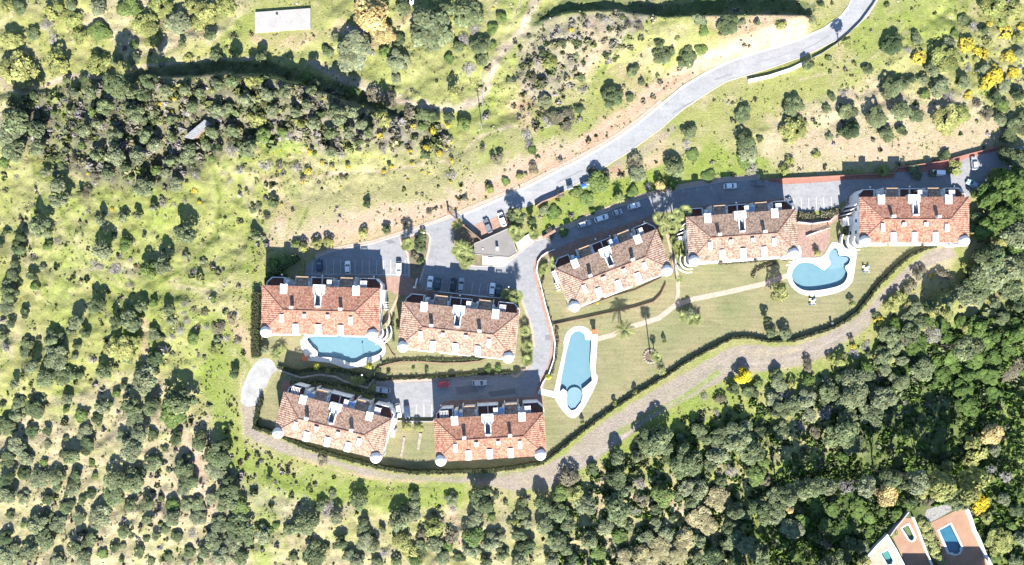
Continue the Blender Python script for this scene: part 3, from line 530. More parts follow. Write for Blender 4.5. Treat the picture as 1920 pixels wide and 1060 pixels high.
sheet('garden_ground', [(520, 690), (600, 695), (700, 706), (712, 716), (690, 726), (560, 712), (530, 708)], .03, noise_mat('dry_garden_soil', [(.3, (.10, .12, .045)), (.55, (.20, .18, .10)), (.75, (.32, .27, .19))], 1.2, .95, 7, .4, 3))
tuft_band = [(1030, 868), (1110, 806), (1185, 757), (1285, 702)]
chk = [(491, 672), (505, 673), (513, 680), (520, 694), (510, 702), (505, 712), (499, 724), (489, 738), (489, 753), (478, 760), (466, 763), (453.5, 757), (452, 740), (456, 722), (467, 697), (480, 680)]
sheet('chalk_clearing', [(p[0]+(rng.random()-.5)*1.2, p[1]+(rng.random()-.5)*1.2) for p in spline(chk, 5)], .018, M['chalk'])
PATH = [(1120, 636), (1150, 628), (1166, 619), (1200, 608), (1235, 597), (1252, 584), (1265, 573), (1300, 561), (1360, 549), (1430, 533), (1480, 516)]
strip('garden_path', spline(PATH, 1) if 0 else PATH, 1.55, .035, M['pinkpave'])
strip('garden_path', [(1268, 572), (1272, 548), (1270, 520), (1262, 485), (1254, 450), (1246, 415)], 1.1, .031, M['pinkpave'])
strip('garden_path', [(1012, 734), (1030, 738), (1046, 742)], 1.9, .05, M['deck'])
strip('garden_path', [(720, 637), (728, 610), (733, 585), (744, 562), (752, 545)], .7, .031, M['pinkpave'])
strip('garden_path', [(722, 560), (726, 590), (722, 606), (730, 620), (722, 640)], .6, .034, M['pinkpave'])
strip('garden_path', [(774, 768), (774, 784), (775, 795)], .9, .05, M['pinkpave'])
sheet('brick_terrace', [(1494, 412), (1558, 414), (1556, 452), (1548, 468), (1540, 481), (1504, 483), (1490, 488), (1495, 470)], .055, noise_mat('brick_terrace_paving', [(.25, (.17, .105, .08)), (.5, (.25, .165, .13)), (.75, (.33, .235, .19))], 1.4, .85, 8, .1, 6, scale2=7, amt2=.25))
# villas' terraces, lower right
TERR = noise_mat('terracotta_terrace', [(.3, (.235, .137, .088)), (.7, (.30, .185, .122))], .3, .8, 7, scale2=3, amt2=.08)
sheet('villa_terrace', [(1625, 1042), (1660, 1002), (1671, 1017), (1700, 1075), (1610, 1075)], .06, M['pinkpave'], holes=[PAW])
sheet('villa_terrace', [(1670, 1000), (1687, 972), (1710, 971), (1722, 998), (1734, 1030), (1750, 1075), (1706, 1075)], .06, TERR, holes=[PBW])
sheet('villa_terrace', [(1742, 982), (1768, 969), (1807, 950), (1816, 974), (1824, 992), (1840, 1030), (1862, 1075), (1776, 1075), (1764, 1036), (1747, 1000)], .06, TERR, holes=[PCW])
sheet('stone_terrace', [(1733, 965), (1738, 955), (1762, 948), (1790, 945), (1800, 948), (1768, 967), (1743, 980)], .05, noise_mat('crazy_paving', [(.35, (.10, .09, .07)), (.45, (.21, .20, .185)), (.7, (.29, .28, .265))], 1.6, .9, 5, .3, 5))
sheet('lawn', [(1722, 998), (1735, 985), (1747, 1000), (1764, 1036), (1776, 1075), (1750, 1075), (1734, 1030)], .03, noise_mat('rough_border', [(.3, (.05, .07, .025)), (.7, (.13, .14, .06))], 1, .9, 6))
# ------------------------------------------------------------------ pools
for nm, dk, wt, _, lab, fm, dm, _z in POOLS:
    c = Vector((sum(XY(p)[0] for p in wt)/len(wt), sum(XY(p)[1] for p in wt)/len(wt), 0))
    t = empty('swimming_pool', (0, 0, 0)); tag(t, lab, 'swimming pool')
    small = dk in (PAD, PBD, PCD); zt = .11 if small else .09; dep = .8 if small else .88
    sheet('pool_deck', dk, zt, dm, holes=[wt], parent=t, kind=None)
    strip('pool_deck_edge', dk, .12, 0, dm, zt+.004, parent=t, kind=None, closed=True)
    V = []; F = []; n = len(wt)
    for p in wt: x, y = XY(p); V += [(x, y, zt), (x, y, -dep)]
    a = sum(wt[i][0]*wt[(i+1) % n][1]-wt[(i+1) % n][0]*wt[i][1] for i in range(n))
    F = [(2*i, 2*i+1, 2*((i+1) % n)+1, 2*((i+1) % n)) for i in range(n)]
    mesh_obj('basin_wall', V, F, fm if small else M['deepfloor'], t)
    sheet('basin_floor', wt, -dep, fm, parent=t, kind=None)
    sheet('water', polish(wt, -.02), zt-.12, M['water'], parent=t, kind=None)
    if dk is POOLS[1][1]:
        m = MB(); cx, cy = XY((1077.5, 741)); m.cyl(cx, cy, -dep, -.32, 2.4, n=28); m.prism([XY(p) for p in [(1064.5, 741), (1091, 741), (1088, 755), (1079, 767), (1071.5, 769), (1065, 761)]], -dep, -.34); m.build('shallow_step', M['poolshallow'], t)
        m = MB()
        for k in range(3): x, y = XY((1050+k*2.5, 734)); m.box(x-.1, x+.1, y-1, y+.6, -.3, -.1)
        m.build('ladder_steps', M['deepfloor'], t)
    if dk is POOLS[2][1]:
        m = MB(); m.prism([XY(p) for p in [(1551, 502), (1558, 494), (1555, 485), (1556, 474), (1563, 467), (1570, 469), (1573, 480), (1589, 482), (1593, 486), (1590, 495), (1584, 500), (1562, 504)]], -dep, -.55); m.build('shallow_step', M['poolshallow'], t)
    if dk is POOLS[0][1]:
        m = MB(); m.prism([XY(p) for p in [(690, 637), (701, 643), (711, 648), (716, 656), (700, 667), (688, 664)]], -dep, -.75); m.build('shallow_step', M['poolfloor'], t)

for nm_, pts_, wd_, mt_ in (('road_patch', [(1260, 214), (1285, 198), (1302, 190)], .35, (.17, .17, .18)), ('road_patch', [(1340, 150), (1362, 142), (1372, 140)], .5, (.19, .19, .195)), ('road_patch', [(1046, 342), (1070, 330), (1092, 320)], .4, (.18, .18, .19)), ('road_patch', [(1500, 96), (1530, 82), (1555, 66)], .3, (.19, .19, .20)), ('road_patch', [(1012, 372), (1050, 352), (1080, 336)], .3, (.20, .20, .205)), ('road_patch', [(1420, 118), (1460, 107), (1500, 92)], .3, (.22, .22, .22)), ('road_patch', [(1022, 553), (1030, 553), (1030.1, 565), (1022, 565.1)], .2, (.16, .16, .17))):
    strip(nm_, pts_, wd_, .083, flat(nm_, mt_, .9))
sheet('road_patch', [(1022, 628), (1032, 628), (1032, 638), (1022, 638)], .075, flat('drain_patch', (.15, .15, .16), .9))
sheet('road_patch', [(783, 482), (791, 480), (793, 486), (786, 489)], .075, flat('oil_stain', (.12, .12, .13), .9)); sheet('road_patch', [(722, 452), (734, 450), (742, 455), (730, 458)], .075, flat('oil_stain', (.15, .15, .155), .9))
sheet('road_patch', [(853, 726), (890, 722), (897, 735), (860, 740)], .075, flat('tar_patch', (.15, .152, .16), .9)); sheet('road_patch', [(915, 735), (965, 728), (968, 738), (920, 745)], .075, flat('tar_patch', (.14, .142, .15), .9))
# ------------------------------------------------------------------ apartment blocks
def slope_tiles(name, rows, mat, parent, pitch=.40):
    """rows: function giving for parameter s the eave point, the top point; barrel tiles run up the slope"""
    s0, s1, fn, up = rows; n = int((s1-s0)/pitch); V = []; F = []; UV = []
    prof = [(0, 0), (.22, .075), (.5, .11), (.78, .075)]
    k = 0; cols = []
    for i in range(n):
        for a, h in prof: cols.append((s0+(i+a)*(s1-s0)/n, h, i+a))
    cols.append((s1, 0, n))
    for s, h, u in cols:
        e, t = fn(s); e = Vector(e); t = Vector(t); ln = (t-e).length
        nseg = 1
        V += [e+up*h, t+up*h]; UV += [(u, 0), (u, ln/.36)]
    F = [(2*i, 2*i+2, 2*i+3, 2*i+1) for i in range(len(cols)-1)]
    return mesh_obj(name, V, F, mat, parent, uv=UV)
WINDOW = {}
def apartment(label, NWp, NEp, D_px, tile, side, extras=()):
    HE = 8.3; RISE = 1.75
    A = Wp(*NWp, HE); B = Wp(*NEp, HE); A.z = B.z = 0
    L_ = (B-A).length; ang = math.atan2(B.y-A.y, B.x-A.x); D = D_px/6*(CAM_H-HE)/CAM_H
    ux = Vector((math.cos(ang), math.sin(ang), 0)); uy = Vector((-math.sin(ang), math.cos(ang), 0))
    c = (A+B)/2-uy*D/2
    t = empty('apartment_block', c, ang); tag(t, label, 'apartment building', 'terracotta roofed apartment blocks')
    hx, hy = L_/2, D/2; a = .2*L_
    # walls under the eaves
    m = MB(); m.box(-hx+.45, hx-.45, -hy+.45, hy-.5, -.5, HE-.12); m.build('wall', M['white'], t)
    m = MB(); m.box(-hx-.02, hx+.02, -hy-.02, hy+.02, HE-.22, HE-.02); m.build('eave', M['white'], t)
    # roof: four tiled slopes plus ridge tiles
    rf = MB(); rf.add([(-hx, -hy, HE), (hx, -hy, HE), (hx, hy, HE), (-hx, hy, HE), (-hx+a, 0, HE+RISE), (hx-a, 0, HE+RISE)], [(0, 1, 5, 4), (1, 2, 5), (2, 3, 4, 5), (3, 0, 4)])
    roof = rf.build('roof', tile, t)
    up = Vector((0, 0, 1))
    def mk(sgn):
        def f(s):
            q = min(1, (s+hx)/a, (hx-s)/a); q = max(q, 0); return (s, sgn*hy, HE+.02), (s, sgn*hy*(1-q), HE+.02+RISE*q)
        return f
    def hp(sgn):
        def f(s):
            q = max(0, 1-abs(s)/hy); return (sgn*hx, s, HE+.02), (sgn*(hx-a*q), s, HE+.02+RISE*q)
        return f
    for sg in (1, -1): slope_tiles('tile_slope', (-hx, hx, mk(sg), up), tile, roof); slope_tiles('tile_slope', (-hy, hy, hp(sg), up), tile, roof, .62)
    m = MB()
    m.tube([(-hx+a, 0, HE+RISE+.08), (hx-a, 0, HE+RISE+.08)], .17)
    for sx in (-1, 1):
        for sy in (-1, 1): m.tube([(sx*hx, sy*hy, HE+.08), (sx*(hx-a), 0, HE+RISE+.08)], .14)
    m.build('ridge_tiles', M['ridge'], roof)
    rz = lambda y: HE+RISE*(1-abs(y)/hy)
    X = lambda u: -hx+u*L_
    Y = lambda v: hy-v*D
    # chimneys
    def chim(u, v, wx, wy, h):
        x, y = X(u), Y(v); z = rz(y); m = MB(); m.box(x-wx/2, x+wx/2, y-wy/2, y+wy/2, z-.6, z+h); 
        o = m.build('chimney', M['white'], t)
        c2 = MB(); c2.box(x-wx/2-.06, x+wx/2+.06, y-wy/2-.06, y+wy/2+.06, z+h, z+h+.1); c2.box(x-wx/2+.18, x+wx/2-.18, y-wy/2+.18, y+wy/2-.18, z+h+.1, z+h+.22); c2.build('chimney_cap', M['white'], o)
    for u, v, wx, wy, h in ((.273, .44, 1.0, .7, 1.35), (.683, .45, 1.0, .7, 1.35), (.188, .675, 1.0, 2.3, .75), (.378, .61, 1.0, 1.0, .8), (.574, .61, 1.0, 1.0, .8), (.767, .69, 1.0, 2.3, .75)): chim(u, v, wx, wy, h)
    # barrel dormers on the south slope
    for u in (.298, .489, .679):
        x = X(u); y0 = Y(.985); y1 = y0+2.9; zb = HE-.2; m = MB(); n = 10; V = []; 
        pr = [(-.93, zb), (-.93, HE+.95)]+[(-.93*math.cos(math.pi*k/n), HE+.95+.42*math.sin(math.pi*k/n)) for k in range(1, n)]+[(.93, HE+.95), (.93, zb)]
        V = [(x+p, y0, z) for p, z in pr]+[(x+p, y1, z) for p, z in pr]; k = len(pr)
        m.add(V, [tuple(range(k)), tuple(range(k, 2*k))[::-1]]+[(i, k+i, k+(i+1) % k, (i+1) % k) for i in range(k)])
        o = m.build('dormer', M['white'], t, smooth_=False)
        g = MB(); g.box(x-.55, x+.55, y0-.03, y0+.05, HE+.05, HE+.95); g.build('pane', M['glass'], o)
    # flat white dormers on the north slope
    for u in (.19, .80):
        x = X(u); m = MB(); m.box(x-.95, x+.95, Y(.155), Y(-.03), HE-.6, HE+.75); m.box(x-1.05, x+1.05, Y(.165), Y(-.04), HE+.75, HE+.87)
        m.box(x-.45, x+.45, Y(.02), Y(-.03)+.01, HE+.87, HE+1.1); m.build('dormer', M['white'], t)
    # the stair tower in the middle of the north side with its narrow sunken gable
    x = X(.487); m = MB()
    m.prism([(x-1.8, Y(-.04)), (x+1.8, Y(-.04)), (x+1.8, Y(.12)), (x+1.0, Y(.19)), (x-1.0, Y(.19)), (x-1.8, Y(.12))], HE-.8, HE+.85)
    tw = m; m = MB()
    for sx in (-1, 1): m.prism([(x+sx*.72, Y(.18)), (x+sx*1.0, Y(.18)), (x+sx*.95, Y(.395)), (x+sx*.72, Y(.395))], HE, HE+RISE+.15)
    ya, yb = Y(.425), Y(.393); gp = [(-.95, HE), (.95, HE), (.95, HE+RISE+.25), (0, HE+RISE+1.75), (-.95, HE+RISE+.25)]
    m.add([(x+a_, ya, z_) for a_, z_ in gp]+[(x+a_, yb, z_) for a_, z_ in gp], [(0, 1, 2, 3, 4), (9, 8, 7, 6, 5)]+[(i, 5+i, 5+(i+1) % 5, (i+1) % 5) for i in range(5)])
    o = tw.build('stair_tower', M['white'], t); m.build('gable_surround', M['white'], o)
    g = MB(); V = [(x+sx*.73, Y(v), rz(Y(v))+.16) for v in (.18, .40) for sx in (-1, 1)]; g.add(V, [(0, 2, 3, 1)]); g.build('tower_recess', M['recess'], o)
    g = MB(); g.prism([(x-1.1, Y(-.01)), (x+1.1, Y(-.01)), (x+1.1, Y(.05)), (x-1.1, Y(.05))], HE+.85, HE+.97); g.build('roof_vent', M['concrete'], o)
    # corner turrets with white domes
    for ux_, sx in ((.045, -1), (.945, 1)):
        x, y = X(ux_), Y(.965); m = MB(); r = 1.62
        m.lathe(x, y, [(r, -.5), (r, HE+.35), (r+.1, HE+.4), (r+.1, HE+.55), (r-.02, HE+.6), (r*.94, HE+.95), (r*.78, HE+1.35), (r*.52, HE+1.66), (r*.22, HE+1.82), (.0, HE+1.86)], 28)
        o = m.build('turret', M['white'], t, smooth_=True)
        f = MB(); f.lathe(x, y, [(.12, HE+1.84), (.16, HE+2.0), (.0, HE+2.12)], 10); f.build('finial', M['concrete'], o)
    # north terraces
    TZ = 5.4; P = 3.0; N = hy-.5
    def parapet(pts, z0, z1, wd=.22, mat='white'):
        mm = MB()
        for (ax, ay), (bx, by) in zip(pts[:-1], pts[1:]):
            d = Vector((bx-ax, by-ay)); ln = d.length; d.normalize(); q = Vector((-d.y, d.x))*wd/2; e = d*wd*.45
            mm.prism([(ax-e.x+q.x, ay-e.y+q.y), (ax-e.x-q.x, ay-e.y-q.y), (bx+e.x-q.x, by+e.y-q.y), (bx+e.x+q.x, by+e.y+q.y)], z0, z1)
        return mm
    def terrace(x0, x1, cl=0, cr=0, dep=P, z=TZ, wallx=0):
        pts = [(x0, N), (x0, N+dep-cl), (x0+cl, N+dep), (x1-cr, N+dep), (x1, N+dep-cr), (x1, N-wallx)]
        m = MB(); m.prism([pts[0], pts[1], (pts[2][0]+.002, pts[2][1]), pts[3], (pts[4][0], pts[4][1]+.002), (x1, N)], -.3, z); o = m.build('terrace', M['white'], t)
        f = MB(); f.prism([(x0+.1, N), (x0+.1, N+dep-cl-.05), (x0+cl+.1, N+dep-.1), (x1-cr-.1, N+dep-.1), (x1-.1, N+dep-cr-.05), (x1-.1, N)], z, z+.03); f.build('terrace_floor', M['brownfloor'], o)
        parapet([p for i, p in enumerate(pts) if i == 0 or (Vector(p)-Vector(pts[i-1])).length > .05], z-.05, z+.95).build('parapet', M['white'], o)
        return o
    def pergola(x0, x1, y0, y1, z, parent, n=5):
        mm = MB()
        for k in range(n+1): xx = x0+(x1-x0)*k/n; mm.box(xx-.07, xx+.07, y0, y1, z, z+.14)
        mm.box(x0-.1, x1+.1, y1-.2, y1-.05, z-.16, z); mm.box(x0-.1, x1+.1, y0+.05, y0+.2, z-.16, z)
        for xx in (x0, x1): mm.box(xx-.08, xx+.08, y1-.22, y1-.06, TZ, z-.16)
        mm.build('pergola', M['white'], parent)
    ww = lambda u: X(u)
    te = terrace(ww(.02), ww(.17), 1.6, 0); te2 = terrace(ww(.40), ww(.585), 0, 0, 3.2); te3 = terrace(ww(.815), ww(1.0), 0, 1.8, 3.3, wallx=0)
    mm = parapet([(ww(.4925), N), (ww(.4925), N+3.1)], TZ, TZ+.95); mm.build('parapet', M['white'], te2)
    for o_, (x0, x1) in ((te, (ww(.06), ww(.13))), (te2, (ww(.545), ww(.58))), (te3, (ww(.83), ww(.88)))):
        if 'pergola' in extras or o_ is not te: pergola(x0, x1, N+.1, N+2.6, TZ+2.2, o_)
    for u0, u1 in ((.277, .373), (.656, .762)):
        x0, x1 = ww(u0), ww(u1); y1 = N+3.3
        p = MB(); p.box(x0, x1, N, y1-.4, -.3, 6.15); po = p.build('entrance_porch', M['white'], t)
        V = []; F = []; UV = []; n = int((x1-x0)/.42)*4
        for k in range(n+1):
            xx = x0-.1+(x1-x0+.2)*k/n; h = (0, .07, .1, .07)[k % 4]
            V += [(xx, N-.4, 7.75+h), (xx, y1, 6.4+h)]; UV += [(k/4, 0), (k/4, 9)]
        mesh_obj('porch_roof', V, [(2*k, 2*k+1, 2*k+3, 2*k+2) for k in range(n)], M['porchtile'], po, uv=UV)
        q = MB(); q.box(x0-.12, x1+.12, y1-.14, y1+.12, 6.28, 6.52); q.build('porch_eave_tiles', M['eavetile'], po)
    m = MB()      # stepped white wing walls and service boxes between the terraces
    for u, dy, dz, dw in ((.20, 2.4, 6.9, 1.0), (.245, 1.7, 6.2, 1.3), (.385, 2.0, 7.0, .5), (.395, 3.5, 5.9, .22), (.615, 1.6, 6.4, 1.4), (.635, 2.6, 6.9, .6), (.775, 2.2, 7.0, .7), (.80, 1.4, 6.0, 1.2), (.262, 3.6, 5.6, .25), (.645, 3.6, 5.6, .25), (.77, 3.7, 5.4, .25)):
        x = ww(u); m = MB(); m.box(x-dw/2, x+dw/2, N-.02, N+dy, -.3, dz); m.build('wing_wall', M['white'], t)
    for u, u2, y0, y1 in ((.585, .635, 1.1, 2.3), (.205, .255, .6, 1.6)):
        m = MB(); m.box(ww(u), ww(u2), N+y0, N+y1, 7.02, 7.12); m.build('awning', M['bluepanel'] if 'blue' in extras else M['concrete'], t)
    # windows: one part each, with frame and pane
    def window(x, y, z, w_, h_, face):
        o = MB(); s = face
        if s in ('S', 'N'):
            q = -1 if s == 'S' else 1; o.box(x-w_/2, x+w_/2, min(y, y+q*.06), max(y, y+q*.06), z, z+h_); f = o.build('window', M['white'], t)
            g = MB(); g.box(x-w_/2+.1, x+w_/2-.1, min(y+q*.05, y+q*.09), max(y+q*.05, y+q*.09), z+.1, z+h_-.1)
        else:
            q = -1 if s == 'W' else 1; o.box(min(x, x+q*.06), max(x, x+q*.06), y-w_/2, y+w_/2, z, z+h_); f = o.build('window', M['white'], t)
            g = MB(); g.box(min(x+q*.05, x+q*.09), max(x+q*.05, x+q*.09), y-w_/2+.1, y+w_/2-.1, z+.1, z+h_-.1)
        g.build('pane', M['glass'], f)
    for zz in (.9, 4.6):
        for u in (.12, .22, .34, .45, .55, .66, .78, .88): window(X(u), -hy+.45, zz, 1.5, 2.1, 'S')
        for yy in (-3.5, 0, 3.5): window(-hx+.45, yy, zz, 1.2, 1.3, 'W'); window(hx-.45, yy, zz, 1.2, 1.3, 'E')
    # south balconies: shallow white parapets below the eaves
    for zz in (3.7,):
        for u0, u1 in ((.09, .30), (.34, .62), (.66, .90)):
            o = MB(); o.box(X(u0), X(u1), -hy-.75, -hy+.44, zz, zz+.2); b_ = o.build('balcony', M['white'], t)
            parapet([(X(u0)+.1, -hy+.4), (X(u0)+.1, -hy-.65), (X(u1)-.1, -hy-.65), (X(u1)-.1, -hy+.4)], zz+.2, zz+1.1, .16).build('parapet', M['white'], b_)
    # stepped curved balconies on the side that faces the photo centre
    for sd in side:
        sx = 1 if sd[0] == 'E' else -1
        if 't' in sd:      # beside the turret
            for k in range(3):
                r = 1.5+.95*k; z = 7.0-2.1*k; cx, cy = X(.5)+sx*(hx-1.2), -hy+1.0; m = MB()
                V = []; n = 14
                for i in range(n+1):
                    an = -math.pi/2-.2+(math.pi*.72)*i/n if sx > 0 else math.pi*1.5+.2-(math.pi*.72)*i/n
                    for rr in (r+.75, r+.5): V += [(cx+rr*math.cos(an), cy+rr*math.sin(an), z), (cx+rr*math.cos(an), cy+rr*math.sin(an), z-1.6)]
                F = []
                for i in range(n):
                    b = 4*i; F += [(b, b+2, b+6, b+4), (b+1, b, b+4, b+5), (b+2, b+3, b+7, b+6)]
                m.add(V, F); m.build('curved_balcony', M['white'], t)
        if 's' in sd:      # zigzag stair flights up the side
            m = MB()
            for k in range(4):
                y = hy-1.5-k*1.25; m.prism([(sx*(hx-.4), y), (sx*(hx+1.0+.55*k), y-.9), (sx*(hx+1.0+.55*k), y-1.15), (sx*(hx-.4), y-.3)], 0, 7.2-1.35*k)
            m.box(min(sx*(hx-.4), sx*(hx+1.6)), max(sx*(hx-.4), sx*(hx+1.6)), -1.2, 1.4, 0, 3.2); m.build('side_stair', M['white'], t)
        if 'w' in sd:
            m = MB(); m.prism([(sx*(hx-.4), hy-.6), (sx*(hx+.8), hy-.6), (sx*(hx+.8), hy-4.2), (sx*(hx-.4), hy-5.0)], -.2, 4.6)
            for k in range(4): m.box(min(sx*(hx+.2), sx*(hx+1.3)), max(sx*(hx+.2), sx*(hx+1.3)), hy-4.6-k*.75, hy-4.25-k*.75, -.2, 4.2-k*.8)
            m.build('side_stair', M['white'], t)
    return t, (lambda u, v, z=0: c+ux*X(u)+uy*Y(v)+Vector((0, 0, z)))
M['recess'] = flat('recess_render', (.14, .14, .145), .8); M['ridge'] = flat('ridge_tile', (.22, .115, .085), .9); M['brownfloor'] = noise_mat('brown_terrace_tiles', [(.3, (.12, .05, .04)), (.7, (.18, .085, .065))], 1, .8, 5, scale2=6)
M['eavetile'] = flat('pale_eave_tile', (.42, .29, .17), .9)
Tred = tile_mat('roof_tiles_red', (0.144, 0.061, 0.045), (0.298, 0.143, 0.097), (0.432, 0.269, 0.194))
Tpea = tile_mat('roof_tiles_peach', (0.125, 0.073, 0.054), (0.283, 0.178, 0.129), (0.432, 0.326, 0.249))
Tbrn = tile_mat('roof_tiles_brown', (0.12, 0.077, 0.058), (0.254, 0.172, 0.129), (0.403, 0.31, 0.237))
Tor = tile_mat('roof_tiles_orange', (0.144, 0.061, 0.041), (0.298, 0.143, 0.094), (0.432, 0.269, 0.19))
M['porchtile'] = Tbrn
BL = {}
BL['b1'] = apartment('apartment block with reddish tiled hip roof overhanging the stepped pool, leftmost of all the blocks', (491.5, 535), (713, 540.5), 90, Tred, ['Etw'])
BL['b2'] = apartment('apartment block with brown tiled hip roof right of the stepped pool', (754.5, 565.5), (973.5, 588), 87, Tpea, [], ('x',))
BL['b3'] = apartment('tilted apartment block at the lower left hedge corner, with a red walkway above it', (532, 734.5), (735, 785.5), 80, Tpea, ['Ew'], ('pergola', 'blue'))
BL['b4'] = apartment('apartment block in the bottom row beside the lower tip of the tapering pool', (813, 785.5), (1020, 773.5), 81, Tor, [], ('blue', 'pergola'))
BL['b5'] = apartment('steeply slanted apartment block right of the road bend, with one redder roof patch', (1039.5, 504), (1231.5, 429.5), 82, Tbrn, ['Ww'], ('blue',))
BL['b6'] = apartment('apartment block between the fan palm cluster and the brick terrace', (1286, 407), (1491.5, 392), 86, Tbrn, ['Wst', 'Et'], ('blue',))
BL['b7'] = apartment('level apartment block with orange red roof and stepped side balconies, rightmost of all', (1611, 369.5), (1817, 369), 86, Tred, ['Wst'])
# low brick stairs and walls beside the first block etc.
# ------------------------------------------------------------------ gatehouse
def top(P, z): return [tuple(Wp(x, y, z).to_2d()) for x, y in P]
g = empty('gatehouse', (0, 0, 0)); tag(g, 'low gatehouse with a plain grey polygonal flat roof beside the brown parking bay', 'gatehouse')
GP = [(889.4, 457), (902.6, 451.5), (954.5, 428), (969.6, 474.5), (954.5, 482.5), (889.4, 476.8)]
m = MB(); m.prism(polish(top(GP, 1.0), -.25), -.3, .9); m.build('wall', M['white'], g)
m = MB(); m.prism(top(GP, 1.0), 0.9, 1.05); rf = m.build('roof', M['greyroof'], g)
m = MB(); q = top(GP, 1.0); n = len(q)
for i in range(n):
    a_, b_ = Vector(q[i]), Vector(q[(i+1) % n]); d = (b_-a_).normalized(); e = Vector((-d.y, d.x))*.09
    m.prism([tuple(a_+e), tuple(a_-e), tuple(b_-e), tuple(b_+e)], 0.9, 1.17+.004*i)
m.build('roof_edge', M['concrete'], rf)
c_ = Wp(932.5, 466, 1.0); m = MB(); m.box(c_.x-.4, c_.x+.4, c_.y-.5, c_.y+.4, 1.0, 2.5); ch = m.build('chimney', M['white'], g)
c_ = Wp(905.5, 467, 1.0); m = MB(); m.box(c_.x-.3, c_.x+.3, c_.y-.3, c_.y+.3, 1.0, 1.2); m.build('roof_hatch', M['concrete'], g)
m = MB(); m.prism([XY(p) for p in [(905.5, 481), (953.5, 483.5), (952.5, 493.5), (944, 498), (905.5, 494.5)]], 0, .45); m.build('front_terrace', M['white'], g)
m = MB(); m.prism(top([(965.8, 453), (993, 438), (999.5, 451), (974, 470.5)], .5), 0, .5); m.build('side_terrace', M['deck'], g)
m = MB(); m.box(*sorted((XY((915, 0))[0], XY((925, 0))[0])), XY((0, 480.5))[1]-.35, XY((0, 480.5))[1]-.2, -.1, .8); m.build('door', M['glass'], g)
# entrance wall, railings and gate
W1 = thing_strip('entrance_wall', 'brown wall with white coping running diagonally from the entrance gate to the gatehouse', 'wall', None, [(870, 424), (886, 437), (903, 451)], .3, 0, M['brownwall'], h=2.0)
thing_strip('boundary_wall', 'short brown wall on the right side of the brown parking bay', 'wall', None, [(958, 398), (957, 412), (955, 427)], .3, 0, M['brownwall'], h=1.7)
thing_strip('boundary_wall', 'red brown wall along the road edge between the brown bay and the rubbish containers', 'wall', None, [(1004, 388), (1016, 380), (1040, 370), (1058, 361)], .35, 0, M['redpave'], h=1.5)
thing_strip('boundary_wall', 'short red brown wall at the corner where the upper street meets the gatehouse junction', 'wall', None, [(1018, 446), (1034, 437), (1041, 433)], .8, 0, M['redpave'], h=1.2)
gt = empty('entrance_gate', Wp(858, 411)); tag(gt, 'open metal entrance gate across the road, left of the brown parking bay', 'gate')
a_ = Vector(XY((841, 399)))-gt.location.to_2d(); b_ = Vector(XY((870, 424)))-gt.location.to_2d()
m = MB()
for k in range(26):
    p = a_.lerp(b_, k/25); m.cyl(p.x, p.y, .15, 1.9, .035, n=5)
for z in (.3, 1.7):
    d = (b_-a_).normalized(); e = Vector((-d.y, d.x))*.04; m.prism([tuple(a_+e), tuple(a_-e), tuple(b_-e), tuple(b_+e)], z, z+.08)
m.build('railing', M['darkmetal'], gt)
for p in (a_, b_, a_.lerp(b_, .55)):
    m = MB(); m.box(p.x-.25, p.x+.25, p.y-.25, p.y+.25, -.1, 2.3); m.box(p.x-.32, p.x+.32, p.y-.32, p.y+.32, 2.3, 2.42); m.build('gate_post', M['brownwall'], gt)
# white guard wall on the bend, and retaining walls
thing_strip('guard_wall', 'long white roadside wall on the outside of the upper road bend', 'wall', None, [(1402, 153), (1440, 145), (1480, 132), (1512, 117)], .9, 0, M['white'], h=.9)
thing_strip('guard_rail', 'grey metal guard rail along the downhill side of the upper road', 'guard rail', None, [(1522, 110), (1540, 101), (1566, 84), (1590, 64), (1612, 42), (1634, 12), (1646, -8)], .12, .3, M['metal'], h=.5)
thing_strip('retaining_wall', 'white topped wall following the right side of the road between the blocks and the tapering pool', 'wall', None, [(1040, 468), (1028, 472), (1016, 480), (1008, 491), (1006, 508), (1013, 532), (1022.5, 572), (1034, 612), (1040.5, 643), (1038, 674), (1029, 700), (1018, 717), (1009, 738)], .28, 0, M['white'], h=1.0)
thing_strip('retaining_wall', 'low red brown wall edging the dry slope above the top right street', 'wall', None, [(1442, 337), (1510, 334), (1584, 330), (1674, 326), (1680, 316), (1700, 313), (1768, 303), (1810, 291), (1884, 273)], .3, 0, M['redwalk'], h=1.1)
thing_strip('garden_wall', 'thin brown garden wall sweeping below the steeply slanted block', 'wall', None, [(1038, 609), (1070, 602), (1100, 596), (1150, 585), (1190, 577), (1225, 566), (1238, 553), (1248, 532)], .22, 0, M['brownwall'], h=.8)
thing_strip('garden_wall', 'low brown wall hugging the south side of the steeply slanted block', 'wall', None, [(1088, 577), (1110, 571), (1150, 556), (1190, 545), (1220, 531), (1240, 521)], .2, 0, M['brownwall'], h=.5)
thing_strip('garden_wall', 'brown stone wall across the lawn below the block with the brown roof', 'wall', None, [(712, 688), (728, 683), (752, 678), (790, 678), (830, 681), (870, 680), (900, 677), (912, 672)], .35, 0, M['brownwall'], h=.8)
thing_strip('garden_wall', 'pale rubble wall winding between the chalk clearing and the first pool lawn', 'wall', None, [(520, 692), (545, 701), (565, 708), (600, 702), (630, 706), (645, 714), (690, 727), (700, 712), (704, 698)], .6, 0, M['rock'], h=.7)
thing_strip('garden_wall', 'white low wall at the foot of the bays between the two bottom blocks', 'wall', None, [(730, 781), (742, 788), (765, 789.5), (790, 790), (812, 790), (818, 782)], .3, 0, M['concrete'], h=.9)
thing_strip('garden_wall', 'brown garden edging snaking down beside the path right of the stepped pool', 'wall', None, [(719, 640), (728, 650), (735, 663), (741, 668)], .25, 0, M['brownwall'], h=.4)
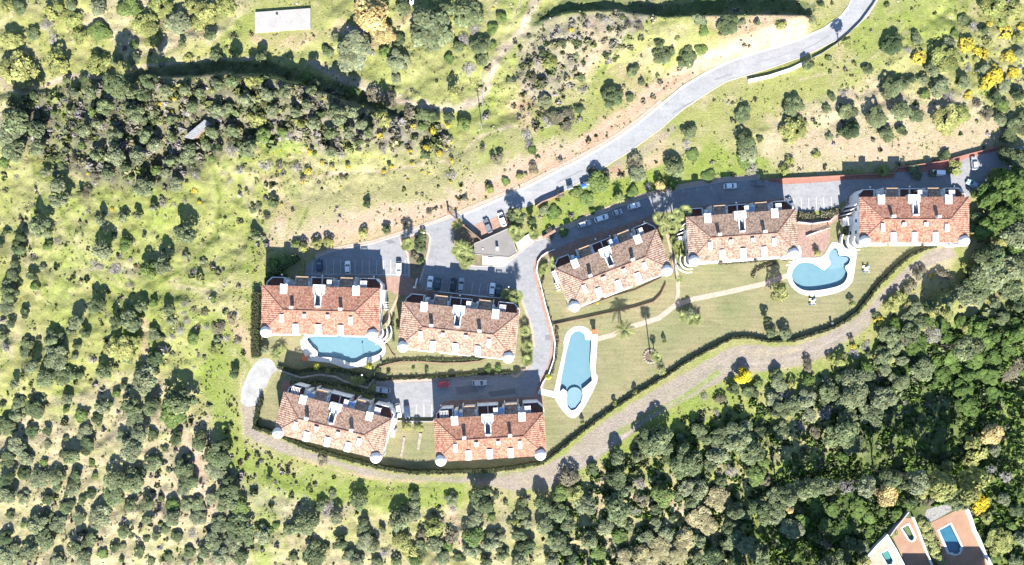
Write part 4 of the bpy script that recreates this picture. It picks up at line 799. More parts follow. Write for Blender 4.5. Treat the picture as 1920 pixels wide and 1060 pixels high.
thing_strip('planter_bed', 'left narrow planted strip on the lawn between the two bottom blocks', 'planter', None, [(758, 820), (755, 842), (752, 856)], .7, .0, M['rock'], h=.25)
thing_strip('planter_bed', 'right narrow planted strip on the lawn between the two bottom blocks', 'planter', None, [(789, 812), (786, 828), (784, 843)], .9, .0, M['rock'], h=.25)
thing_strip('garden_wall', 'white parapet separating the second car park from the block with the brown roof', 'wall', None, [(822, 547), (860, 551), (900, 556), (938, 559), (955, 540)], .22, 0, M['white'], h=.9)
thing_strip('garden_wall', 'white wall beside the ramp left of the second car park', 'wall', None, [(783, 522), (780, 533), (779, 541)], .4, 0, M['white'], h=1.0)
thing_strip('garden_wall', 'stepped dark topped wall between the top right bays and the brick terrace', 'wall', None, [(1540, 418), (1558, 412), (1572, 400), (1590, 382)], .5, 0, M['pinkpave'], h=.8)
thing_strip('garden_wall', 'white parapet along the upper edge of the brick terrace', 'wall', None, [(1494, 417), (1520, 420), (1556, 415)], .3, 0, M['white'], h=1.1)
thing_strip('garden_wall', 'white low wall across the middle of the brick terrace', 'wall', None, [(1511, 443), (1530, 436), (1555, 428)], .3, 0, M['white'], h=.8)
pg = empty('timber_pergola', Wp(1522, 428)); tag(pg, 'brown slatted pergola strip at the top of the brick terrace', 'pergola')
m = MB()
for k in range(26): m.box(-5+k*.4, -5+k*.4+.16, -.8, .8, 2.3, 2.4)
m.build('slats', M['wood'], pg)
m = MB()
for x in (-4.9, 0, 5.1):
    for y in (-.7, .7): m.box(x-.08, x+.08, y-.08, y+.08, 0, 2.2)
m.box(-5.1, 5.3, -.78, -.62, 2.2, 2.3); m.box(-5.1, 5.3, .62, .78, 2.2, 2.3); m.build('posts', M['wood'], pg)
# hillside structures
sb = empty('water_tank', (0, 0, 0)); tag(sb, 'large pale rectangular water tank roof alone in the grass at top left', 'water tank')
m = MB(); m.prism([XY(p) for p in [(480, 25), (583.5, 17.5), (583.5, 54.5), (480, 62.5)]], -.5, .9); m.build('tank_body', M['slab'] if 'slab' in M else noise_mat('slab_concrete', [(.3, (.265, .25, .235)), (.7, (.335, .315, .295))], .25, .9, 8, scale2=2, amt2=.08), sb)
c_ = Wp(519.5, 26.5, .9); m = MB(); m.cyl(c_.x, c_.y, .9, 1.2, .35); m.build('hatch', M['darkmetal'], sb)
sh = empty('tin_shed', Wp(371, 243)); tag(sh, 'small shed with a slanting corrugated tin roof hidden among the scrub at left', 'shed')
P_ = [Vector(Wp(x, y, 2.2)-sh.location) for x, y in [(382.5, 224), (395, 231), (362.5, 262), (347.5, 259)]]
V = []; F = []; n = 24
for k in range(n+1):
    h = .06*(k % 2); a_ = P_[0].lerp(P_[3], k/n); b_ = P_[1].lerp(P_[2], k/n); V += [(a_.x, a_.y, 2.5+h), (b_.x, b_.y, 1.9+h)]
mesh_obj('roof', V, [(2*k, 2*k+1, 2*k+3, 2*k+2) for k in range(n)], flat('corrugated_tin', (.17, .175, .18), .7, .2, .0, .25, 1.5), sh)
m = MB(); m.prism([(p.x*.93, p.y*.93) for p in P_], -1.2, 1.85); m.build('wall', M['wood'], sh)
hs = empty('stone_outbuilding', Wp(662, 66)); tag(hs, 'grey flat outbuilding half hidden under the big golden tree', 'outbuilding')
P_ = [Vector(Wp(x, y, 2.4)-hs.location).to_2d() for x, y in [(651, 50), (681, 52), (679, 76), (643, 74)]]
m = MB(); m.prism([tuple(p) for p in P_], -.8, 2.3); m.build('wall', M['white'], hs)
m = MB(); m.prism([tuple(p*1.03) for p in P_], 2.3, 2.45); m.build('roof', M['greyroof'], hs)
wt_ = MB(); wt_.box(-.6, .6, -.9, .9, -.2, 1.6); o = wt_.build('water_tank', M['white'], None); o.location = Wp(773, 5); 
o2 = MB(); o2.cyl(0, 0, 1.6, 1.8, .3); k_ = o2.build('tank_lid', M['darkmetal'], o); tag(o, 'small white box shaped tank at the top edge right of the golden tree', 'tank')
pp = empty('utility_pole', Wp(904, 243)); tag(pp, 'thin pale utility pole standing at the foot of the dirt track', 'pole')
m = MB(); m.cyl(0, 0, -.3, 8.5, .13, .09, 8); m.build('pole', M['metal'], pp); m = MB(); m.box(-.8, .8, -.05, .05, 8.1, 8.22); m.build('crossarm', M['metal'], pp)
rl = thing_strip('fallen_pipe', 'thin pale pipe lying straight up the slope across the dirt track', 'pipe', None, [(905, 136), (904.6, 170), (904, 205), (903.5, 245)], .12, .05, M['metal'], h=.1, drape=True)
# villas in the corner: walls, houses beyond the frame that throw the shade
thing_strip('villa_wall', 'thick white wall around the leftmost villa terrace', 'wall', None, [(1624, 1041), (1642, 1021), (1660, 1001.5), (1676, 1029), (1690, 1056), (1700, 1075)], .7, 0, M['white'], h=1.3)
thing_strip('villa_wall', 'long white wall on the right side of the rightmost villa terrace', 'wall', None, [(1807, 947), (1816, 970), (1823, 992), (1832, 1010), (1842, 1035), (1862, 1072)], .7, 0, M['white'], h=1.5)
thing_strip('villa_wall', 'grey white wall between the middle villa terrace and the strip of pale shrubs', 'wall', None, [(1709, 968), (1720, 995), (1733, 1030), (1750, 1070)], .35, 0, M['white'], h=1.2)
thing_strip('villa_wall', 'shadowed grey garden wall up the left side of the middle villa terrace', 'wall', None, [(1664, 1001), (1675, 985), (1688, 970), (1698, 957)], .35, 0, M['concrete'], h=2.0)
for i, (P_, lab, h) in enumerate((([(1700, 1087), (1765, 1087), (1765, 1150), (1700, 1150)], 'white villa just below the middle terracotta terrace', 5.5), ([(1770, 1083), (1850, 1083), (1850, 1150), (1770, 1150)], 'white villa just below the rightmost terracotta terrace', 6.5))):
    v_ = empty('villa', Wp(P_[0][0], P_[0][1])); tag(v_, lab, 'house')
    q = [tuple(Vector(XY(p))-v_.location.to_2d()) for p in P_]
    m = MB(); m.prism(q, -.5, h); m.build('wall', M['white'], v_); m = MB(); cxy = (sum(a for a, b in q)/4, sum(b for a, b in q)/4)
    m.add([(*p, h) for p in polish(q, .5)]+[(cxy[0], cxy[1], h+2)], [(0, 1, 4), (1, 2, 4), (2, 3, 4), (3, 0, 4)]); m.build('roof', M['ridge'], v_)
# ------------------------------------------------------------------ cars
CARP = {}
def car_paint(name, col): 
    m, t, b = newmat(name); b.inputs['Base Color'].default_value = (*col, 1); b.inputs['Roughness'].default_value = .28; b.inputs['Coat Weight'].default_value = .4; b.inputs['Specular IOR Level'].default_value = .5
    n = nd(t, 'ShaderNodeTexNoise'); n.inputs['Scale'].default_value = 1.5; g_ = nd(t, 'ShaderNodeNewGeometry'); t.links.new(g_.outputs['Position'], n.inputs[0])
    mr = nd(t, 'ShaderNodeMapRange'); mr.inputs[3].default_value = .25; mr.inputs[4].default_value = .4; t.links.new(n.outputs[0], mr.inputs[0]); t.links.new(mr.outputs[0], b.inputs['Roughness']); return m
for k, c_ in dict(white=(.78, .78, .78), silver=(.36, .38, .40), grey=(.14, .15, .165), black=(.025, .027, .032), darkblue=(.03, .05, .10), teal=(.03, .07, .08), red=(.42, .03, .04), paleblue=(.30, .42, .52)).items(): CARP[k] = car_paint('car_paint_'+k, c_)
def car(px, py, deg, colr, label, L_=4.3, W_=1.76, H_=1.47, van=False):
    t = empty('parked_car', Wp(px, py, 0.0)+Vector((0, 0, .07)), R(deg)); tag(t, label, 'van' if van else 'car', 'cars parked in the car parks and along the streets')
    hl, hw = L_/2, W_/2; pt = CARP[colr]
    def ring(x, zs, ws): return [(x, -ws, zs), (x, ws, zs)]
    # body: stations along x with half width and deck height
    st = [(-hl, .74, .62), (-hl+.12, .90, .80), (-hl+.55, .97, .93), (-hl*.3, 1.0, .95), (hl*.35, 1.0, .93), (hl*.66, .98, .86), (hl-.3, .93, .76), (hl-.06, .80, .66), (hl, .70, .55)]
    V = []; F = []
    for x, wf, zt in st:
        w2 = hw*wf; V += [(x, -w2*.94, .22), (x, -w2, .5), (x, -w2*.97, zt-.06), (x, -w2*.86, zt), (x, w2*.86, zt), (x, w2*.97, zt-.06), (x, w2, .5), (x, w2*.94, .22)]
    for i in range(len(st)-1):
        for k in range(8): F.append((8*i+k, 8*i+8+k, 8*i+8+(k+1) % 8, 8*i+(k+1) % 8))
    F += [tuple(range(8))[::-1][::-1], tuple(range(8*(len(st)-1), 8*len(st)))[::-1]]
    bd = mesh_obj('body', V, F, pt, t, smooth_=False)
    # glasshouse
    x0, x1, x2, x3 = (-hl+.28, -hl+.75, hl*.12, hl*.47) if not van else (-hl+.1, -hl+.25, hl*.42, hl*.68)
    zb, zt = .92, H_; wb, wt2 = hw*.86, hw*.76
    V = [(x0, -wb, zb), (x0, wb, zb), (x3, wb, zb-.02), (x3, -wb, zb-.02), (x1, -wt2, zt-.04), (x1, wt2, zt-.04), (x2, wt2, zt-.02), (x2, -wt2, zt-.02)]
    gl = mesh_obj('windows', V, [(0, 1, 5, 4), (1, 2, 6, 5), (2, 3, 7, 6), (3, 0, 4, 7), (4, 5, 6, 7)], M['glass'], t)
    rm = MB(); rm.prism([(x1-.02, -wt2), (x2+.03, -wt2), (x2+.08, -wt2*.8), (x2+.08, wt2*.8), (x2+.03, wt2), (x1-.02, wt2), (x1-.06, 0)], zt-.035, zt+.02); rm.build('roof_panel', pt, t)
    pl = MB()
    for s in (-1, 1): pl.tube([(x3, s*wb*.98, zb), (x2, s*wt2, zt-.01)], .035, 4); pl.tube([(x0, s*wb*.98, zb), (x1, s*wt2, zt-.02)], .05, 4); pl.tube([((x1+x2)/2, s*wt2*1.01, zt-.02), ((x1+x2)/2+.03, s*wb, zb)], .035, 4)
    pl.build('pillars', pt, t)
    for sx in (-.62, .62):
        for sy in (-1, 1):
            m = MB(); V = []; n = 14; r = .32; y0, y1 = sy*(hw-.2), sy*(hw+.01)
            V = [(sx*hl+r*math.cos(6.283*i/n), y0, .31+r*math.sin(6.283*i/n)) for i in range(n)]+[(sx*hl+r*math.cos(6.283*i/n), y1, .31+r*math.sin(6.283*i/n)) for i in range(n)]
            m.add(V, [tuple(range(n)), tuple(range(n, 2*n))]+[(i, (i+1) % n, n+(i+1) % n, n+i) for i in range(n)]); m.build('wheel', M['rubber'], t)
    for sy in (-1, 1):
        m = MB(); m.box(hl-.16, hl+.005, sy*hw*.62-.16, sy*hw*.62+.16, .55, .68); m.build('headlight', M['lamp'], t)
        m = MB(); m.box(-hl-.01, -hl+.1, sy*hw*.66-.14, sy*hw*.66+.14, .60, .76); m.build('tail_light', M['tail'], t)
        m = MB(); m.box(x3-.1-.1, x3-.1+.08, sy*(hw+.0)-.09, sy*(hw+.0)+.09, .86, .98); m.build('mirror', pt, t)
    return t
car(653, 502, 92, 'white', 'white hatchback parked nose up in the shaded middle of the top left car park', 4.2)
car(600, 498, 92, 'darkblue', 'dark blue car almost lost in shade at the left of the top left car park', 4.0)
car(748.5, 503, -90, 'white', 'white estate car in sunlight at the right end of the top left car park', 4.3)
car(807, 530.5, 84, 'white', 'white saloon nearest the left end of the second car park', 4.3)
car(821, 532, 84, 'teal', 'dark teal car directly right of the white saloon in the second car park', 4.2)
car(850, 533.5, 84, 'black', 'black car left of the silver one in the second car park', 4.3)
car(865, 534.5, 84, 'silver', 'silver car with pale roof in the middle of the second car park', 4.5)
car(923, 543, 84, 'white', 'white car near the right end of the second car park', 4.2)
car(934.5, 544.5, 84, 'teal', 'dark green car at the far right end of the second car park', 3.9)
car(914.5, 424, 113, 'grey', 'dark grey saloon on the left of the brown parking bay above the gatehouse', 4.6)
car(941.5, 412, 110, 'white', 'white off-roader on the right of the brown parking bay above the gatehouse', 4.5, 1.85, 1.7)
car(1095, 420.5, 17, 'silver', 'silver car, leftmost in the row beside the green verge', 4.4)
car(1127, 409.5, 18, 'white', 'white car with black rear glass, second from left beside the green verge', 4.5)
car(1157, 399, 18, 'silver', 'tiny silver city car, third from left beside the green verge', 3.2)
car(1188, 386.5, 17, 'white', 'white hatchback, rightmost of the row beside the green verge', 4.0)
car(1368, 349.5, 4, 'white', 'white car parked alone on the sunny kerb above the shaded street', 4.1)
car(1424, 345, 3, 'grey', 'grey green car on the kerb under a yellow shrub, near the red pavement', 4.3)
car(1481, 384, 115, 'grey', 'dark grey car parked at an angle off the right end of the middle block', 4.4)
car(1821, 346, 150, 'paleblue', 'pale blue car in tree shade at the far right of the top right street', 4.0)
car(1794, 360, 140, 'black', 'black car beside the upper right corner of the rightmost block', 4.2)
car(1824, 307, 95, 'silver', 'silver car in deep shade by the red wall at far right', 4.2)
car(1756, 325, 178, 'white', 'white van near the brick steps and yellow green tree at top right', 3.9, 1.8, 1.8, True)
car(832, 720.5, 2, 'red', 'bright red car on the upper kerb of the bottom car park street', 3.6)
car(899, 717.5, 2, 'silver', 'silver white car on the upper kerb of the bottom street, right of the red one', 4.5)
car(747, 769, -82, 'white', 'white saloon in the sunny bays between the two bottom blocks', 4.5)
car(763.5, 771, -84, 'darkblue', 'dark blue car in ball tree shadow between the two bottom blocks', 4.4)
car(719.5, 731, 172, 'silver', 'silver car shaded at the left end of the bottom street', 4.5)
# ------------------------------------------------------------------ street furniture
def container(px, py, mat, label, nm='recycling_container'):
    t = empty(nm, Wp(px, py), R(17)); tag(t, label, 'container')
    m = MB(); m.add([(-.75, -.6, .1), (.75, -.6, .1), (.75, .6, .1), (-.75, .6, .1), (-.9, -.75, 1.5), (.9, -.75, 1.5), (.9, .75, 1.5), (-.9, .75, 1.5)], [(3, 2, 1, 0), (0, 1, 5, 4), (1, 2, 6, 5), (2, 3, 7, 6), (3, 0, 4, 7), (4, 5, 6, 7)]); m.build('bin_body', mat, t)
    m = MB(); m.add([(-.95, -.8, 1.5), (.95, -.8, 1.5), (.95, .8, 1.5), (-.95, .8, 1.5), (-.6, -.35, 1.8), (.6, -.35, 1.8), (.6, .35, 1.8), (-.6, .35, 1.8)], [(0, 1, 5, 4), (1, 2, 6, 5), (2, 3, 7, 6), (3, 0, 4, 7), (4, 5, 6, 7)]); m.build('lid', mat, t)
container(1094, 349, M['bluebin'], 'bright blue recycling container at the roadside under the feathery tree'); container(1068, 352, M['greybin'], 'dark grey rubbish container at the roadside, left of the blue one')
container(1099, 345, M['greybin'], 'small green grey bin touching the right side of the blue container', 'rubbish_container')
lampn = 0
def lamp(px, py, label, h=3.4):
    t = empty('street_lamp', Wp(px, py)); tag(t, label, 'street lamp', 'globe lamps around the blocks')
    m = MB(); m.cyl(0, 0, 0, .25, .16); m.cyl(0, 0, .25, h, .06, .045); m.build('pole', M['darkmetal'], t)
    m = MB(); m.lathe(0, 0, [(0.01, h-.02), (.2, h+.08), (.29, h+.28), (.2, h+.48), (.01, h+.56)], 14); m.build('globe', M['lampglass'], t, True)
for x, y, l in ((535.5, 515.5, 'left of the three above the leftmost block'), (610, 518, 'middle of the three above the leftmost block'), (705, 519.5, 'right of the three above the leftmost block'), (779, 539, 'at the left end of the second car park'), (864, 554, 'above the middle of the brown roofed block'), (954, 538, 'at the right end of the second car park'), (1114, 450, 'left of the three above the slanted block'), (1141, 444.5, 'middle of the three above the slanted block'), (1204, 418.5, 'right of the three above the slanted block'), (1374, 383, 'above the middle of the block by the fan palms'), (1464, 375, 'near the angled dark grey car'), (1621, 354, 'above the left part of the rightmost block'), (1694, 353, 'above the middle of the rightmost block'), (829, 757, 'at the upper left corner of the bottom right block'), (797, 438, 'on the tip of the planted island'), (733, 752, 'beside the bays between the bottom blocks'), (685.5, 699, 'on the lawn below the stepped pool')):
    lamp(x, y, 'globe street lamp '+l, 5.5 if y == 699 else 3.4)
for x, y, h, l in ((1113.5, 622, 2.1, 'small orange topped shower pillar at the corner of the tapering pool'), (574, 672, 1.2, 'small orange topped pillar at the left corner of the stepped pool')):
    t = empty('shower_pillar', Wp(x, y)); tag(t, l, 'shower'); m = MB(); m.box(-.55, .55, -.5, .5, .1, h); m.build('pillar', M['white'], t); m = MB(); m.box(-.85, .85, -.75, .75, h, h+.15); m.build('cap', M['orange'], t)
t = empty('pump_box', Wp(582, 667)); tag(t, 'grey pump box on the left corner of the stepped pool deck', 'box'); m = MB(); m.box(-.5, .5, -.5, .5, .1, .5); m.build('housing', M['concrete'], t); m = MB(); m.box(-.42, .42, -.42, .42, .5, .56); m.build('lid', M['metal'], t)
def sunset_(px, py, l):
    t = empty('picnic_table', Wp(px, py), R(-2)); tag(t, l, 'table')
    m = MB(); m.box(-.5, .5, -.5, .5, .7, .76); m.build('table_top', M['white'], t)
    m = MB(); m.cyl(0, 0, 0, .7, .05); m.build('leg', M['metal'], t)
    for sx in (-1, 1):
        for sy in (-1, 1):
            m = MB(); m.box(sx*.75-.3, sx*.75+.3, sy*.75-.32, sy*.75+.32, .4, .46); m.box(sx*.75-.3, sx*.75+.3, sy*1.05-.03, sy*1.05+.03, .46, .8); m.build('seat', M['bluepanel'] if sx*sy > 0 else M['white'], t)
            m = MB(); m.box(sx*.75-.04, sx*.75+.04, sy*.75-.04, sy*.75+.04, 0, .4); m.build('seat_leg', M['metal'], t)
sunset_(1622.5, 505, 'blue and white picnic set on the lawn right of the whale shaped pool'); sunset_(1522.5, 566.5, 'blue and white picnic set on the lawn below the whale shaped pool')
for x, y, l in ((1557.5, 606, 'small dark upright cabinet by the hedge below the whale shaped pool'), (715, 678.5, 'small dark cabinet on the lawn right of the lamp below the stepped pool')):
    t = empty('cabinet', Wp(x, y)); tag(t, l, 'cabinet'); m = MB(); m.box(-.3, .3, -.25, .25, 0, 1.3); m.build('cabinet_body', M['greybin'], t); m = MB(); m.box(-.36, .36, -.31, .31, 1.3, 1.38); m.build('lid', M['greybin'], t)
# ------------------------------------------------------------------ vegetation
def dirs(n, g):
    v = g.normal(size=(n, 3)); return v/np.linalg.norm(v, axis=1)[:, None]
def quads_from(cen, nor, size, g, aspect=1.0):
    """one quad per centre, facing nor"""
    n = len(cen); r = dirs(n, g); u = np.cross(nor, r); u /= np.linalg.norm(u, axis=1)[:, None]+1e-9; v = np.cross(nor, u)
    s = (size*(.7+.6*g.random(n)))[:, None]; a = cen-u*s-v*s*aspect; b = cen+u*s-v*s*aspect; c = cen+u*s+v*s*aspect; d = cen-u*s+v*s*aspect
    jit = lambda: (g.random((n, 3))-.5)*s*.5
    return np.stack([a+jit(), b+jit(), c+jit(), d+jit()], 1).reshape(-1, 3)
def crown(seed, lobes=12, leaves=2300, leaf=.058, spread=.66, lob=(.22, .42), zf=.9, hole=0.0, name='crown_mesh', mat=None, tint=(.7, 1.3), flowers=0, aspect=.8):
    g = np.random.default_rng(seed); L_ = []
    for i in range(lobes):
        a = i*2.399+g.random()*.7; rr = spread*math.sqrt((i+.5)/lobes)*(.66+.52*g.random()); z = (1-(rr/spread)**2)*.42+(g.random()-.5)*.55
        L_.append((rr*math.cos(a), rr*math.sin(a), z*zf, lob[0]+(lob[1]-lob[0])*g.random()))
    L_.append((0, 0, -.1, spread*.6)); L_ = np.array(L_)
    w_ = L_[:, 3]**2; k = g.choice(len(L_), leaves, p=w_/w_.sum()); d = dirs(leaves, g); d[:, 2] = np.where(d[:, 2] < -.45, -d[:, 2], d[:, 2])
    lt = np.clip(g.normal(1, .2, len(L_)), .6, 1.5)[k]
    cen = L_[k, :3]+d*(L_[k, 3]*(.80+.32*g.random(leaves)))[:, None]
    deep = np.zeros(leaves, bool)
    for j in range(len(L_)): deep |= (np.linalg.norm(cen-L_[j, :3], axis=1) < L_[j, 3]*.74) & (k != j)
    keep = ~deep
    if hole: keep &= Noise(seed+50).fbm(cen[:, 0]*3+9, cen[:, 1]*3+9+cen[:, 2], 2) > hole
    cen = cen[keep]; d = d[keep]; lt = lt[keep]; nor = d+np.array((0, 0, .35))+g.normal(size=d.shape)*.38; nor /= np.linalg.norm(nor, axis=1)[:, None]
    V = quads_from(cen, nor, leaf, g, aspect); lc = (lt*(tint[0]+(tint[1]-tint[0])*g.random(len(cen))**1.3)); 
    warm = 1+(g.random(len(cen))-.5)*.25
    if flowers:
        gm = (g.random(len(cen)) < flowers)[:, None]*1.0; fm = 1-gm+gm*np.array((.26, .36, .75))
    colr = np.stack([lc*warm, lc, lc*(2-warm)*.95, np.ones(len(cen))], 1)
    if flowers: colr[:, :3] *= fm
    return V, np.repeat(colr, 4, 0)
FM = dict(
 d=foliage_mat('oak_leaves', (.055, .080, .034), (.115, .135, .065)), g=foliage_mat('grey_green_leaves', (.100, .128, .058), (.165, .180, .105)),
 o=foliage_mat('olive_yellow_leaves', (.165, .185, .058), (.225, .225, .080)), c=foliage_mat('fresh_green_leaves', (.085, .130, .036), (.120, .160, .048)),
 b=foliage_mat('bare_grey_twigs', (.21, .19, .18), (.30, .275, .275)), f=foliage_mat('brown_dry_foliage', (.105, .095, .062), (.165, .145, .10)),
 y=foliage_mat('yellow_flowers', (.56, .41, .035), (.46, .37, .06)), t=foliage_mat('golden_leaves', (.44, .34, .15), (.36, .27, .12)), q=foliage_mat('bright_yellow_flowers', (.58, .44, .02), (.62, .46, .03)), v=foliage_mat('vivid_dark_leaves', (.060, .100, .022), (.085, .130, .030)),
 p=foliage_mat('palm_fronds', (.16, .185, .06), (.22, .24, .09)), r=foliage_mat('dry_cane', (.215, .195, .10), (.26, .23, .13)), h=foliage_mat('hedge_leaves', (.030, .040, .016), (.045, .052, .020)),
 k=foliage_mat('lime_topiary', (.34, .34, .04), (.28, .30, .05)), u=foliage_mat('pale_oleander', (.27, .28, .11), (.23, .25, .10)))
CM = {}
def crown_mesh(kind, i, **k):
    V, cl = crown(100*i+sum(map(ord, kind)), **k); o = fast_quads('crown', V, FM[kind], cl); me_ = o.data; bpy.data.objects.remove(o); return me_
DEF = dict(d=dict(leaves=2600, hole=.24), g=dict(leaves=2500, lobes=14, hole=.27), o=dict(leaves=2300, leaf=.055, lobes=16, hole=.30), c=dict(leaves=2000), b=dict(leaves=1500, leaf=.03, hole=.33, tint=(.5, 1.5)),
           f=dict(leaves=1700, leaf=.05, hole=.34), y=dict(leaves=1600, leaf=.06, tint=(.5, 1.25), hole=.34, flowers=.26), q=dict(leaves=2200, leaf=.055, tint=(.6, 1.2), hole=.30, flowers=.10), v=dict(leaves=2600, hole=.33, lob=(.16, .34), lobes=18), t=dict(leaves=2600, leaf=.05, lobes=18), r=dict(leaves=2600, leaf=.022, aspect=5.5, hole=.25), u=dict(leaves=1200), k=dict(leaves=900, leaf=.08, lobes=8, lob=(.4, .5)), h=dict(leaves=900, leaf=.08, lobes=8, lob=(.4, .5)))
for kd, kw in DEF.items(): CM[kd] = [crown_mesh(kd, i, **kw) for i in range(2 if kd in 'kurh' else 4)]
def trunk_mesh(seed):
    r_ = random.Random(seed); m = MB(); b = [(0, 0, -.3), (.02, .01, .3), (r_.uniform(-.05, .05), r_.uniform(-.05, .05), .62)]; m.tube(b, [.09, .07, .05], 7)
    for k in range(5):
        a = k*1.257+r_.random(); e = .45; m.tube([b[1 + (k % 2)], (e*.5*math.cos(a), e*.5*math.sin(a), .72), (e*math.cos(a), e*math.sin(a), .98+.1*r_.random())], [.045, .03, .014], 5)
    o = m.build('trunk', M['bark']); d = o.data; bpy.data.objects.remove(o); return d
TM = [trunk_mesh(i) for i in range(3)]
NAMES = dict(q=('flowering_tree', 'bright yellow flowering tree', 'tree', 'bright yellow trees'), v=('lush_shrub', 'lush green thicket bush', 'bush', 'lush bushes in the hollow and at the right edge'), d=('oak_tree', 'dark evergreen tree', 'tree', 'dark evergreen trees'), g=('olive_tree', 'grey green tree', 'tree', 'grey green trees'), o=('scrub_tree', 'yellowish olive tree', 'tree', 'yellowish olive trees'), c=('green_shrub', 'fresh green bush', 'bush', 'fresh green bushes'),
    b=('bare_shrub', 'leafless grey shrub', 'shrub', 'leafless grey shrubs'), f=('brown_shrub', 'brownish dry bush', 'bush', 'brownish dry bushes'), y=('gorse_bush', 'yellow flowering bush', 'bush', 'yellow flowering bushes'), t=('golden_tree', 'golden leaved tree', 'tree', 'golden trees'), r=('cane_clump', 'straw coloured cane clump', 'reeds', 'cane clumps'), u=('oleander_bush', 'pale green leafy shrub', 'shrub', 'pale shrubs in the villa border'))
HF = dict(q=1.0, v=.95, d=1.22, g=1.15, o=1.0, c=.95, b=.7, f=.9, y=.8, t=1.3, r=.8, u=.9)
PLANTS = []
def T(ox, oy, s, sc=4.0, hf=1.0):
    for e in s.replace('\n', ' ').split(';'):
        e = e.strip()
        if not e: continue
        q = e.split(','); x, y, r = float(q[0]), float(q[1]), float(q[2]); k = q[3].strip() if len(q) > 3 else 'g'; h = float(q[4]) if len(q) > 4 else 1.0
        PLANTS.append((ox+x/sc, oy+y/sc, r/sc/6, k, h*hf))
T(0, 0, '''150,520,125,o;90,300,90,o;440,470,110,o;740,480,110,o;750,240,92,c,.8;1010,340,45,c;960,60,85,c;1100,200,90,o;420,80,90,o;560,150,80,o;1200,60,90,o;1350,170,90,g;1550,100,90,o;1700,60,80,o;350,190,62,b;400,300,55,b
;1370,330,33,d,1.6;1580,270,50,g;1620,420,50,d;1740,400,25,d;1010,450,60,g;870,450,50,g;1410,440,35,o;60,60,60,o;150,60,60,g;250,250,60,g;600,270,70,o;1150,300,70,o;1440,60,60,o;1480,180,60,o;750,60,70,g;540,30,60,d
;130,760,80,d;280,720,55,d,1.5;150,900,120,g;300,980,90,g;100,1000,90,g;400,850,28,c,1.6;690,700,60,g;560,700,45,g;800,800,80,g;950,800,60,g;1020,860,80,g;1080,900,60,g;740,930,60,g;640,980,60,g;1250,680,50,g;1400,680,50,g;1500,700,50,g;1640,640,50,g;1750,620,60,g;1880,620,50,o;1450,800,50,g;1640,830,60,g;1720,810,60,g;1850,750,60,g;1880,880,50,o;1600,1000,70,g;1280,900,50,g;1100,1020,70,g;870,1030,60,g;1300,1040,60,g;1750,980,60,g;900,640,95,d,1.3;1140,620,80,d,1.4;1100,730,70,d,1.3;980,700,60,g
;1470,600,12,y;1150,640,22,y;1200,780,18,y;1290,840,22,y;1590,680,30,o;1700,570,12,y;1310,740,25,y;700,850,50,c;500,600,35,d;620,590,35,d''')
T(480, 0, '''740,390,140,g;1290,230,150,g;1580,110,140,g;870,110,165,t;960,250,90,t;1100,60,60,g;960,390,50,c;1060,470,80,g;600,290,35,g;1690,350,72,d,.8;1770,225,50,c;1780,345,33,c;1840,130,50,c;1480,700,50,o,2;750,695,50,c,2;370,575,55,c,1.6;1450,440,50,c,.7;1050,590,45,g;1080,310,60,d;540,390,50,d;1340,330,70,g;1420,80,60,g;1560,300,50,b;1640,220,50,b
;50,430,48,d,2;30,600,40,o;220,700,60,g;390,790,60,g;130,830,60,g;300,850,60,g;620,870,75,g;720,840,60,g;630,680,50,d,1.6;800,940,60,g;960,900,80,o;1000,740,70,f;880,720,60,f;1150,850,50,f;1250,860,60,d;1330,880,50,d;1450,890,45,d;1180,950,35,y;1330,980,35,y;1440,940,30,y;1110,900,25,y;910,800,16,y;800,800,16,y;500,740,12,y;930,1020,35,y;40,900,60,o;440,930,50,g;200,990,60,c;340,930,50,o;90,720,60,g;60,1020,70,c;560,1000,60,g;700,1000,60,g;850,1000,50,g;1600,520,60,b;1520,350,40,g;1700,450,50,g;1250,950,40,c;1560,930,60,c;170,610,14,y;1780,60,16,y;450,640,50,d,1.5;240,560,30,d,2;560,800,50,g;420,690,45,g''')
T(960, 0, '''1140,420,85,d;1110,330,45,d;1310,430,80,d;1420,370,52,c;905,540,50,d;975,620,30,d;750,730,105,d,.9;880,735,32,d;1630,200,80,d,.8;1440,230,38,c;1410,150,45,g,.6;1730,170,28,g;1840,170,30,d;1440,95,18,c;380,330,42,d;480,420,25,g;290,470,60,o;230,400,35,d,1.5;160,590,42,f;520,590,32,d;530,680,38,b;380,900,105,f,.6;310,870,38,d;500,820,45,d,.8;270,920,45,b;1330,990,62,d;1730,860,75,g,.7;1110,1020,.1;110,1020,50,b;250,760,60,g;440,230,20,y;170,600,18,y;430,590,18,y;320,440,16,y;500,265,18,c;870,190,30,f;960,200,35,f;700,150,30,b;570,180,30,b;1240,290,22,o;930,130,30,f''')
